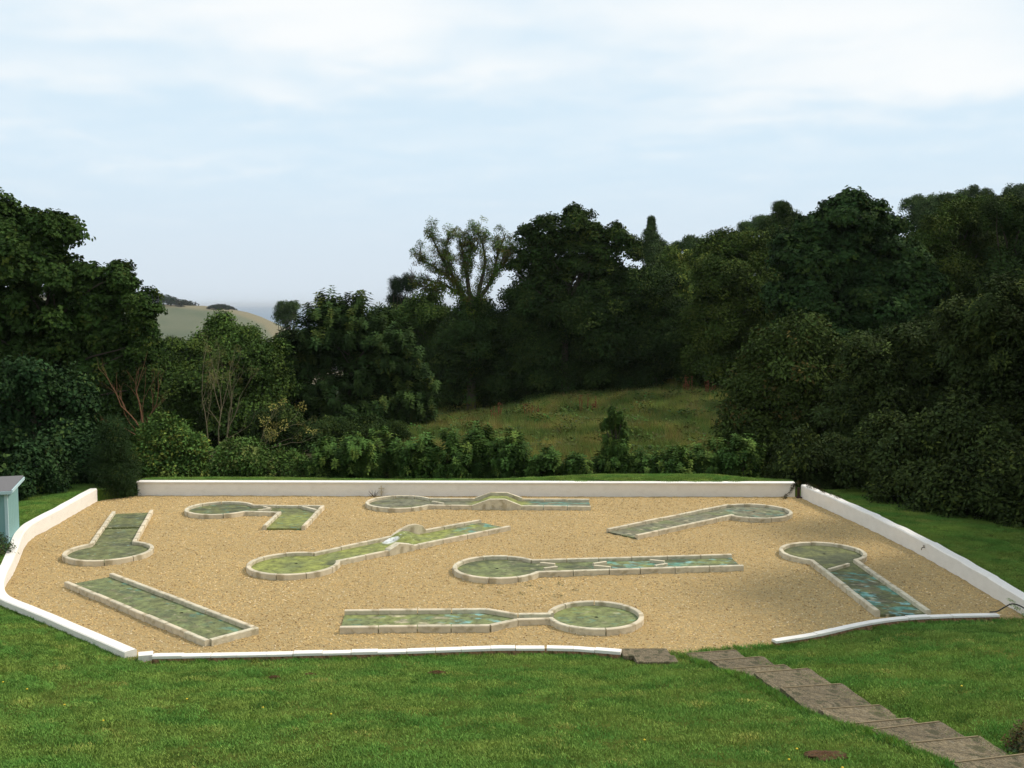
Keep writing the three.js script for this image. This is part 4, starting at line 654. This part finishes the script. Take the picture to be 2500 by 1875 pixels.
for (const [name, label, category, group, style, [x, z], blobs] of TREES) {
  const gx = x, gy = onGround(x, z), gz = z, o = thing(name, label, category, [0, 0, 0], group || undefined);
  const st = STYLE[style], low = [];
  if (!st.bareFoot) for (const [cx, cy, cz, rx, ry, rz] of blobs) { const g = onGround(cx, cz); if (cy - ry > g + .3 && cy < blobs.reduce((s, b) => s + b[1], 0) / blobs.length + .3) for (let y = cy - ry * 1.2; y > g - ry * .3; y -= ry * 1.3) low.push([cx, Math.max(y, g + ry * .4), cz, rx * .95, ry, rz * .9]); }
  const { lobes, n } = crown(o, [...blobs, ...low], st); sprays += n;
  wood(o, gx, gz, lobes, blobs, M.bark, category === 'shrub' ? .6 : 1);
}
// ---------------------------------------------------------------- trees whose branches show
function branching(base, dir, len, r, depth, opt, geos, tips) {
  const end = base.clone().addScaledVector(dir, len); const [g, pts] = bent(base, end, r, r * opt.taper, opt.bend, 5, depth > 2 ? 6 : 4); geos.push(g);
  if (depth === 0 || r < .006) { tips.push(end); return; }
  if (depth <= opt.leafy) tips.push(pts[3], end);
  const n = opt.fork + (R() < .4 ? 1 : 0);
  for (let i = 0; i < n; i++) {
    const a = R() * 6.283, sp = opt.spread * ur(.6, 1.3); const ax = new THREE.Vector3(Math.cos(a), 0, Math.sin(a));
    const d = dir.clone().applyAxisAngle(ax, sp); d.y += opt.lift; d.normalize();
    branching(i === 0 ? end : pts[Math.floor(ur(2, 5.99))], d, len * ur(opt.short[0], opt.short[1]), r * opt.taper * ur(.6, .9), depth - 1, opt, geos, tips);
  }
}
function branchTree(name, label, category, group, stems, opt, mat, leaf) {   // stems [base xyz, direction, length, radius]
  const o = thing(name, label, category, [0, 0, 0], group), geos = [], tips = [];
  for (const [b, d, l, r] of stems) branching(new THREE.Vector3(...b), new THREE.Vector3(...d).normalize(), l, r, opt.depth, opt, geos, tips);
  mesh('trunk', mergeGeometries(geos), mat, o);
  if (leaf) {
    const list = []; const { s, size, c, c2, k2, per, keep = 1, spread = .3 } = leaf;
    for (const t of tips) if (R() < keep) for (let i = 0; i < per; i++) { const d = sphereDir(), col = R() < k2 ? c2 : c, l = ur(.75, 1.25); list.push([placed(t.x + d.x * spread, t.y + d.y * spread, t.z + d.z * spread, new THREE.Vector3(d.x, d.y + .8, d.z), R() * 6.283, size * ur(.6, 1.2)), col.map(v => v * l)]); }
    scatter('crown', SPRAY[s][0], M.leaf, list, o);
  }
  return o;
}
{
  const gb = (x, z) => [x, onGround(x, z) - .1, z];
  // ivy-clad tree beside the oak: upright stems thinning to twigs, ivy up the stems
  const z0 = -72.5, STEMS = [      // x, y, radius along each stem
      [[-2.90, -1.42, 0.42], [-2.90, 2.06, 0.38], [-2.90, 5.54, 0.33], [-2.96, 6.70, 0.28]],
      [[-2.90, 5.54, 0.22], [-3.77, 7.57, 0.17], [-4.79, 9.60, 0.12], [-5.51, 11.34, 0.07], [-5.80, 11.92, 0.03]],
      [[-2.90, 6.12, 0.22], [-3.19, 8.44, 0.17], [-3.48, 10.47, 0.12], [-3.77, 11.77, 0.04]],
      [[-2.47, 6.41, 0.20], [-2.18, 7.86, 0.16], [-1.89, 9.60, 0.12], [-2.09, 11.05, 0.07], [-2.32, 11.92, 0.03]],
      [[-2.32, 6.41, 0.20], [-1.31, 8.44, 0.16], [-1.02, 10.18, 0.11], [-0.43, 12.06, 0.04]],
      [[-3.19, 6.41, 0.14], [-4.64, 7.57, 0.10], [-6.09, 8.09, 0.06], [-7.11, 8.44, 0.02]],
      [[-3.48, 7.28, 0.14], [-4.93, 8.73, 0.10], [-6.09, 9.60, 0.05], [-6.61, 10.18, 0.02]],
      [[-1.45, 8.44, 0.12], [-0.43, 9.60, 0.08], [0.06, 10.90, 0.03]],
      [[-3.77, 7.57, 0.13], [-4.35, 9.02, 0.10], [-4.64, 10.47, 0.07], [-4.41, 11.63, 0.03]],
      [[-3.33, 8.73, 0.10], [-2.90, 10.18, 0.07], [-2.90, 11.63, 0.03]],
      [[-4.93, 7.57, 0.07], [-6.24, 7.57, 0.04], [-7.25, 7.91, 0.01]]];
  const o = thing('ivy_clad_tree', 'half bare tree with ivy on upright stems, left of oak', 'tree', [0, 0, 0], 'trees beyond the back wall'), geos = [], leaves = [], ivy = [];
  STEMS.forEach((st, i) => {
    const dz = i ? ur(-1.2, 1.2) : 0, c = new THREE.CatmullRomCurve3(st.map(([x, y], k) => new THREE.Vector3(x, y > 6 ? 6 + (y - 6) * .84 : y, z0 + dz * k / st.length))), N = 12, pts = c.getPoints(N), rad = pts.map((_, k) => along(st.map((q, j) => [j / (st.length - 1), q[2]]), k / N) * .8);
    geos.push(tube(pts, rad, 7));
    for (let k = 0; k < (i ? 75 : 110); k++) { const t = R() ** 1.4 * .85, p = c.getPoint(t), d = sphereDir(), w = i ? .42 * (1 - t * .7) : .7; ivy.push([placed(p.x + d.x * w, p.y + d.y * w, p.z + d.z * w, new THREE.Vector3(d.x, d.y * .5 + .5, d.z), R() * 6, ur(.4, .8)), [.085, .115, .022].map(v => v * ur(.65, 1.35))]); }
    if (i) for (let k = 0; k < 15; k++) {
      const t = ur(.3, 1), p = c.getPoint(t), dir = c.getTangent(t).multiplyScalar(.6).add(sphereDir().multiplyScalar(.9)); dir.y += .35; dir.normalize();
      const e = p.clone().addScaledVector(dir, ur(.4, .95)); geos.push(bent(p, e, .03, .012, .12, 4, 4)[0]);
      for (let j = 0; j < 3; j++) { const q = p.clone().lerp(e, ur(.4, 1)), f = q.clone().add(sphereDir().multiplyScalar(.35)).add(new THREE.Vector3(0, .22, 0)); geos.push(bent(q, f, .014, .006, .1, 3, 4)[0]); if (i !== 5 && i !== 10 && R() < .9) for (let w = 0; w < 2; w++) { const d = sphereDir(); leaves.push([placed(f.x + d.x * .15, f.y + d.y * .15, f.z + d.z * .15, new THREE.Vector3(d.x, 1, d.z), R() * 6, ur(.4, .85)), [.13, .17, .042].map(v => v * ur(.6, 1.3))]); } }
    }
  });
  mesh('trunk', mergeGeometries(geos), M.bark, o); scatter('crown', SPRAY.fine[0], M.leaf, leaves, o); scatter('ivy', SPRAY.medium[0], M.leaf, ivy, o);
  // thin pale trunks at the left
  branchTree('thin_bare_tree', 'slender pale trunked tree nearly bare, with two stems', 'tree', 'thin bare trees behind the wall',
    [[gb(-12.05, -42), [.03, 1, 0], 2.4, 0.030], [gb(-11.8, -42.1), [.06, 1, .02], 2.0, 0.038], [[-11.7, 1.0, -42.1], [.38, 1, 0], 1.3, 0.020], [[-11.98, 1.5, -42], [-.25, 1, 0], 1.3, 0.018], [[-11.72, 1.2, -42], [.12, 1, .1], 1.5, 0.020], [[-11.75, .5, -42], [.9, .5, .1], 1.0, 0.015], [[-12.02, 1.0, -42], [-.7, 1, 0], .9, 0.013]],
    { depth: 4, taper: .66, bend: .06, fork: 2, spread: .44, lift: .16, short: [.5, .72], leafy: 1 }, M.paleBark, { s: 'fine', size: .36, c: [.11, .11, .035], c2: [.15, .12, .04], k2: .4, per: 1, keep: .3, spread: .2 });
  branchTree('thin_bare_tree', 'single slender pale trunk with yellow green top, left of twin stems', 'tree', 'thin bare trees behind the wall',
    [[gb(-12.75, -42.6), [-.07, 1, 0], 2.7, 0.025], [[-12.95, 1.8, -42.6], [.04, 1, 0], 1.4, 0.018], [[-12.95, 1.6, -42.6], [.5, 1, 0], 1.0, 0.014]],
    { depth: 3, taper: .6, bend: .05, fork: 2, spread: .42, lift: .25, short: [.45, .7], leafy: 2 }, M.paleBark, { s: 'fine', size: .55, c: [.12, .135, .045], c2: [.16, .15, .05], k2: .3, per: 1, keep: .5, spread: .22 });
  branchTree('dead_tree', 'dead russet branched tree in front of the sycamore', 'tree', undefined,
    [[gb(-14.0, -38.6), [.03, 1, 0], 2.0, 0.044], [[-14.0, 1.1, -38.6], [-.75, 1, 0], 1.35, 0.030], [[-14.0, 1.1, -38.6], [.5, 1, .1], 1.3, 0.030], [[-14.0, 1.3, -38.6], [-.15, 1, 0], 1.4, 0.033], [[-14, .8, -38.6], [-1, .7, .1], 1.2, 0.022]],
    { depth: 4, taper: .6, bend: .06, fork: 2, spread: .45, lift: .12, short: [.5, .75], leafy: 1 }, M.redBark, { s: 'fine', size: .4, c: [.10, .06, .025], c2: [.10, .10, .03], k2: .5, per: 1, keep: .12, spread: .15 });
  branchTree('yellowing_tree', 'small arching branches with yellow leaves left of the hedge', 'tree', undefined,
    [[gb(-9.9, -38.5), [.35, 1, 0], 1.3, .03], [[-9.55, .6, -38.5], [1, .75, 0], 1.2, .018], [[-9.6, .5, -38.5], [1, .25, .1], 1.3, .018], [[-9.6, .6, -38.5], [.4, 1, .1], 1.0, .018]],
    { depth: 3, taper: .6, bend: .1, fork: 2, spread: .5, lift: -.02, short: [.5, .75], leafy: 1 }, M.paleBark, { s: 'medium', size: .42, c: [.24, .22, .06], c2: [.15, .15, .05], k2: .4, per: 1, keep: .9, spread: .15 });
}
// woods on the headland, far off
{
  const list = [], g = spray(60, 1, .55, .45, { up: .3, flat: 1 });
  for (let i = 0; i < 900; i++) { const a = R() < .72, x = a ? ur(-420, -283) : ur(-263, -247), z = ur(-925, -880), y = heightAt(x, z), hh = a ? mix(3, 10, sstep(-281, -310, x)) : 3.0 * (1 - ((x + 255) / 8) ** 2) + .3; const t = Math.sqrt(R()); list.push([placed(x, y + t * hh * .85, z, UP, R() * 6, a ? ur(1.3, 2.4) : ur(.7, 1.2)), [.035, .05, .03].map(v => v * ur(.7, 1.3))]); }
  tag(scatter('headland_woods', g, M.leaf, list), 'dark band of woods along the distant headland crest', 'woods', null, 'stuff');
}
// ---------------------------------------------------------------- grass
function bladePatch(n, r, h, w, lean) {
  const out = []; for (let i = 0; i < n; i++) { const a = R() * 6.283, d = r * Math.sqrt(R()), x = Math.cos(a) * d, z = Math.sin(a) * d, b = R() * 6.283, hh = h * ur(.5, 1.2), l = lean * hh * ur(.3, 1.2), c = R() * 6.283, wx = Math.cos(b) * w / 2, wz = Math.sin(b) * w / 2; out.push(x - wx, 0, z - wz, x + wx, 0, z + wz, x + Math.cos(c) * l, hh, z + Math.sin(c) * l); }
  const g = new THREE.BufferGeometry(); g.setAttribute('position', new THREE.Float32BufferAttribute(out, 3)); g.computeVertexNormals(); return g;
}
{
  const patch = bladePatch(170, .2, .028, .011, .9), list = [];
  const STEP = [[3.4, -17.05], [5.4, -10.4]];
  const want = (x, z) => { const vis = Math.abs(x) < -z * .56 + 1.2; return vis; };
  for (let i = 0; i < 42000; i++) {
    const x = rr(-17, 17), z = rr(-33.9, -9.6); if (!want(x, z)) continue;
    const [d] = edgeAt(x, z); if (d < .06) continue;
    const spill = x > 1.9 && x < 4.7; if (d < .14 && !spill) continue;
    if (z < -20 && d > 9) continue; if (z < -20 && d < .26) continue;
    const t = clamp((z + 17.05) / 6.65), cx = mix(3.4, 5.4, t); if (z > -17.3 && Math.abs(x - cx - .02) < .44) continue;
    if (x > 1.85 && x < 2.72 && z > -17.4 && z < -16.45) continue;
    if (Math.hypot((x - 3.58) / .25, (z + 11.34) / .17) < 1) continue;
    const p = fbm(x * .45, z * 1.1, 4), q = fbm(x * 1.3 + 20, z * 2.4, 3), l = rr(.8, 1.2) * (1 + q * .2);
    let c = mix3([.128, .278, .056], [.235, .318, .068], clamp(.45 + p * 1.0)); if (q > .3) c = mix3(c, [.44, .37, .11], sstep(.36, .75, q) * .65); if (q < -.45) c = mix3(c, [.06, .15, .03], .7);
    list.push([placed(x, onGround(x, z) - .006, z, new THREE.Vector3(0, 1, 0), rnd() * 6, rr(.8, 1.25), rr(.7, 1.3)), c.map(v => v * l)]);
  }
  tag(scatter('lawn_grass', patch, M.blade, list), 'short mown grass of the lawn round the court', 'grass', null, 'stuff');
  // longer fringe along the kerbs and the steps
  const tuft = bladePatch(40, .07, .075, .010, .9), edge = [];
  for (let i = 0; i < 9000; i++) { const x = rr(-11.5, 10), z = rr(-21.5, -16.6), [d] = edgeAt(x, z); const spill = x > 1.9 && x < 4.7; if (d < (spill ? -.02 : .11) || d > (spill ? .2 : .19)) continue; edge.push([placed(x, Math.max(0, onGround(x, z)) - .008, z, UP, rnd() * 6, rr(.6, 1.2)), [.12, .26, .045].map(v => v * rr(.7, 1.25))]); }
  for (let i = 0; i < 1500; i++) { const t = rnd(), s = rnd() < .5 ? -1 : 1, z = mix(-17.0, -10.4, t), x = mix(3.4, 5.4, t) + s * rr(.41, .52) + .02; edge.push([placed(x, onGround(x, z) - .008, z, UP, rnd() * 6, rr(.6, 1.3)), [.13, .25, .045].map(v => v * rr(.7, 1.25))]); }
  tag(scatter('edge_grass', tuft, M.blade, edge), 'longer grass fringe along kerbs and steps', 'grass', null, 'stuff');
  // rough meadow
  const tall = bladePatch(46, .3, .5, .02, .55), m = [];
  for (let i = 0; i < 12000; i++) { const z = -rr(41, 80), x = rr(-9, 24) * (-z / 70) + 1; const p = fbm(x * .22, z * .14, 4), q = fbm(x * .6 + 4, z * .3, 3); let c = mix3([.115, .165, .040], [.28, .265, .075], clamp(.42 + p * 1.6)); if (q > .3) c = mix3(c, [.09, .14, .036], .8); if (q < -.4) c = mix3(c, [.30, .20, .07], .35); m.push([placed(x, onGround(x, z) - .03, z, UP, rnd() * 6, rr(.7, 1.5), rr(.5, 1.2)), c.map(v => v * rr(.75, 1.2))]); }
  tag(scatter('meadow_grass', tall, M.blade, m), 'rough yellow green meadow grass beyond the hedge', 'grass', null, 'stuff');
  const herb = [];
  for (let i = 0; i < 3200; i++) { const z = -rr(44, 78), x = rr(-8, 22) * (-z / 70) + 1; if (fbm(x * .3 + 60, z * .2, 3) < .1) continue; herb.push([placed(x, onGround(x, z) + .15, z, UP, rnd() * 6, rr(.8, 1.6)), [.06, .09, .022].map(v => v * rr(.7, 1.4))]); }
  tag(scatter('meadow_weeds', SPRAY.medium[1], M.leaf, herb), 'dark clumps of weeds scattered over the meadow', 'weeds', null, 'stuff');
}
{ // rust-red dock stalks in the meadow
  const stalk = (() => { const geos = []; for (let i = 0; i < 7; i++) { const a = R() * 6.28, x = Math.cos(a) * ur(0, .5), z = Math.sin(a) * ur(0, .5), h = ur(.6, 1.2); geos.push(tube([new THREE.Vector3(x, 0, z), new THREE.Vector3(x * 1.1, h * .5, z * 1.1), new THREE.Vector3(x * 1.2 + ur(-.1, .1), h, z * 1.2)], [.008, .018, .006], 5)); for (let k = 0; k < 14; k++) { const t = ur(.4, 1); const b = new THREE.IcosahedronGeometry(ur(.015, .032), 0); b.deleteAttribute('uv'); b.translate(x * (1 + .15 * t) + ur(-.04, .04), h * t, z * 1.1 + ur(-.04, .04)); const gg = geos; gg.push(b); } } return mergeGeometries(geos.map(g => { const q = g.index ? g.toNonIndexed() : g; q.deleteAttribute('uv'); return q; })); })();
  const mat = new THREE.MeshStandardMaterial({ color: new THREE.Color().setRGB(.19, .06, .025), roughness: 1 });
  for (const [x, z, s] of [[13.8, -68, 1.35], [14.3, -68.4, 1.2], [15.2, -66, 1.1], [15.6, -70, 1.3], [16.6, -69, 1.2], [11.4, -66, 1.1], [4.6, -62, 1.1], [-.9, -60, 1.0], [1.2, -63, .9], [17.2, -66, 1.0], [12.4, -64, .9]]) { const o = mesh('dock_plant', stalk, mat); o.position.set(x, onGround(x, z) - .02, z); o.scale.setScalar(s); o.rotation.y = R() * 6; tag(o, 'rust red seeding dock stalks standing in the meadow', 'dock plant', 'rust red dock plants in the meadow'); }
}
// weeds coming through the gravel before the chevron lane
for (const [x, z, s] of [[1.05, -21.6, 1], [.35, -21.55, .8], [.2, -20.9, .7], [.95, -20.75, .9], [-.25, -21.0, .6], [-.65, -21.45, .8], [1.35, -21.2, .6], [-.1, -21.75, .6], [.6, -21.3, .5]]) {
  const w = mesh('gravel_weed', SPRAY.fine[0], new THREE.MeshStandardMaterial({ color: new THREE.Color().setRGB(.07, .085, .02), roughness: .9 })); w.position.set(x, .012, z); w.scale.set(.28 * s, .16 * s, .28 * s); w.rotation.y = R() * 6; tag(w, 'tiny green weed growing in gravel before the chevron lane', 'weed', 'weeds in the gravel');
}
// small yellow flowers in the lawn
{
  const mat = new THREE.MeshStandardMaterial({ color: new THREE.Color().setRGB(.62, .46, .02), roughness: .7 }), g = new THREE.SphereGeometry(.016, 8, 5).scale(1, .6, 1);
  for (const [x, z] of [[-7.1, -14.6], [-7.6, -14.9], [-5.3, -12.9], [-3.4, -13.6], [-4.6, -14.1], [3.1, -11.1], [3.6, -10.8], [3.3, -11.5], [-2.4, -13.2], [-6.2, -13.8], [6.4, -14.2], [1.6, -12.0]]) { const o = mesh('lawn_flower', g, mat); o.position.set(x, onGround(x, z) + .045, z); tag(o, 'tiny yellow flower in the mown lawn', 'flower', 'yellow flowers in the lawn'); }
}
// ---------------------------------------------------------------- shed at the left edge
{
  const blue = new THREE.MeshStandardMaterial({ color: new THREE.Color().setRGB(.21, .42, .46), roughness: .7, map: tex(whiteMap, .7) }), pale = new THREE.MeshStandardMaterial({ color: new THREE.Color().setRGB(.42, .58, .62), roughness: .7 }), felt = new THREE.MeshStandardMaterial({ color: new THREE.Color().setRGB(.15, .145, .15), roughness: 1, bumpMap: tex(fineBump, 3), bumpScale: .006 });
  const gy = onGround(-12.9, -24.9), o = thing('garden_shed', 'small pale blue wooden shed with grey felt roof behind left wall', 'shed', [-11.98, gy, -24.0]); o.rotation.y = .31;
  // local: front right corner at the origin, x to the left, z away
  const w = 1.6, d = 1.72, h = 1.32;
  for (let i = 0; i < 7; i++) { const b = new THREE.BoxGeometry(w / 7 - .006, h - .03, .03).translate(-w / 7 * (i + .5), h / 2 - .1, -.015); mesh('board', b, blue, o); }
  for (let i = 0; i < 7; i++) { const b = new THREE.BoxGeometry(.03, h + .02, d / 7 - .006).translate(-.015, h / 2 - .1 + .02, -d / 7 * (i + .5)); mesh('board', b, blue, o); }
  mesh('wall_body', new THREE.BoxGeometry(w - .06, h - .05, d - .06).translate(-w / 2, h / 2 - .1, -d / 2), blue, o);
  mesh('corner_post', new THREE.BoxGeometry(.07, h + .02, .07).translate(-.02, h / 2 - .1, -.02), pale, o);
  const door = mesh('door', new THREE.BoxGeometry(.62, h - .2, .02).translate(-.55, h / 2 - .15, .014), pale, o); mesh('handle', new THREE.BoxGeometry(.03, .12, .03).translate(-.3, h / 2 - .1, .04), M.rust, door);
  mesh('roof', new THREE.BoxGeometry(w + .2, .04, d + .22).rotateX(.03).translate(-w / 2 + .02, h - .02, -d / 2), felt, o);
  for (const [a, b, c, x, y, z] of [[w + .22, .07, .025, -w / 2 + .02, h - .07, .125], [.025, .07, d + .24, .135, h - .045, -d / 2]]) mesh('fascia', new THREE.BoxGeometry(a, b, c).translate(x, y, z), pale, o);
}
function smallPlant(name, label, x, z, n, r, h, size, c, cat = 'plant') { const o = thing(name, label, cat, [0, 0, 0]), list = [], y = onGround(x, z); for (let i = 0; i < n; i++) { const d = sphereDir(); list.push([placed(x + d.x * r, y + Math.abs(d.y) * h, z + d.z * r, new THREE.Vector3(d.x, Math.abs(d.y) + .3, d.z), R() * 6, size * ur(.6, 1.2)), c.map(v => v * ur(.7, 1.4))]); } scatter('foliage', SPRAY.medium[0], M.leaf, list, o); const g = mergeGeometries([0, 1, 2, 3].map(k => bent(new THREE.Vector3(x, y - .05, z), new THREE.Vector3(x + ur(-r, r) * .6, y + h * .7, z + ur(-r, r) * .6), .012, .005, .1)[0])); mesh('stem', g, M.bark, o); return o; }
smallPlant('low_plant', 'low dark plant between the blue shed and the left wall', -11.95, -23.1, 70, .45, .4, .35, [.05, .07, .03]);
smallPlant('dry_plant', 'brownish clump beside the top step at the right edge', 5.98, -11.45, 60, .2, .26, .28, [.09, .085, .035]);
// ---------------------------------------------------------------- fittings on the walls
{
  const o = thing('water_standpipe', 'short white standpipe with crossbars against the back wall', 'pipe', [-4.1, 0, -31.78]);
  const rod = (r, l) => new THREE.CylinderGeometry(r, r, l, 10);
  mesh('upright', rod(.02, .36).translate(0, .17, 0), M.kerb[1], o); mesh('crossbar', rod(.016, .18).rotateZ(Math.PI / 2).translate(0, .26, .006), M.kerb[1], o); mesh('crossbar', rod(.016, .13).rotateZ(Math.PI / 2).translate(0, .15, .006), M.kerb[1], o); mesh('bracket', new THREE.BoxGeometry(.05, .06, .08).translate(0, .2, -.04), M.white, o);
  const t = thing('dead_twig', 'dark dead twigs beside the standpipe at the back wall', 'twigs'), geos = []; for (let i = 0; i < 9; i++) geos.push(bent(new THREE.Vector3(-4.32, -.02, -31.74), new THREE.Vector3(-4.32 + ur(-.25, .2), ur(.1, .26), -31.72 + ur(-.03, .08)), .007, .003, .15, 4, 4)[0]); mesh('twig', mergeGeometries(geos), M.rust, t);
  const tap = thing('wall_tap', 'small metal tap on the inner face of right wall', 'tap', [9.85, .24, -24.0]);
  const metal = new THREE.MeshStandardMaterial({ color: new THREE.Color().setRGB(.2, .17, .13), roughness: .5, metalness: .6 });
  mesh('spout', tube([new THREE.Vector3(0, 0, 0), new THREE.Vector3(-.07, .005, 0), new THREE.Vector3(-.1, -.02, 0), new THREE.Vector3(-.1, -.06, 0)], [.013, .013, .012, .011], 8), metal, tap); mesh('handle', new THREE.BoxGeometry(.014, .014, .08).translate(-.05, .045, 0), metal, tap); mesh('stem', rod(.008, .05).translate(-.05, .02, 0), metal, tap);
  // corner gap with its drain post
  const dp = thing('corner_post', 'dark rusty post in the gap at the back right corner', 'post', [8.93, 0, -31.56]); mesh('post', new THREE.BoxGeometry(.07, .34, .06).translate(0, .15, 0), M.rust, dp); mesh('foot', new THREE.BoxGeometry(.22, .04, .16).translate(.03, .02, .04), M.rust, dp);
  const iv = thing('trailing_ivy', 'sprig of ivy trailing over the back right wall corner', 'ivy'), list = []; const line = new THREE.CatmullRomCurve3([[8.98, .46, -31.72], [8.84, .46, -31.6], [8.76, .34, -31.58], [8.68, .22, -31.55], [8.5, .1, -31.45], [8.4, .03, -31.3]].map(p => new THREE.Vector3(...p)));
  for (let i = 0; i < 46; i++) { const p = line.getPoint(R()); list.push([placed(p.x + ur(-.05, .05), p.y + ur(-.04, .04), p.z + ur(0, .05), sphereDir(), R() * 6, ur(.08, .15)), [.05, .05, .02].map(v => v * ur(.6, 1.3))]); }
  for (let i = 0; i < 40; i++) { const t = R(); list.push([placed(9.12 + t * .3 + ur(-.05, .1), .45 + ur(-.02, .05), -31.3 + t * 2.2, sphereDir(), R() * 6, ur(.08, .18)), [.045, .055, .02].map(v => v * ur(.6, 1.3))]); }
  mesh('stem', tube(line.getPoints(14), Array(15).fill(.006), 5), M.bark, iv); scatter('foliage', SPRAY.medium[0], M.leaf, list, iv);
  const hose = new THREE.CatmullRomCurve3([[9.15, .13, -19.22], [9.28, .15, -19.2], [9.42, .23, -19.2], [9.58, .29, -19.22], [9.72, .26, -19.12], [9.82, .15, -18.95], [9.88, .07, -18.75], [10.3, .1, -18.5], [10.9, .16, -18.2]].map(p => new THREE.Vector3(...p)));
  tag(mesh('garden_hose', tube(hose.getPoints(60), Array(61).fill(.013), 8), M.rubber), 'black hose looping over the kerb at the right edge', 'hose');
}
console.log('sprays', sprays);
renderer.render(scene, camera);
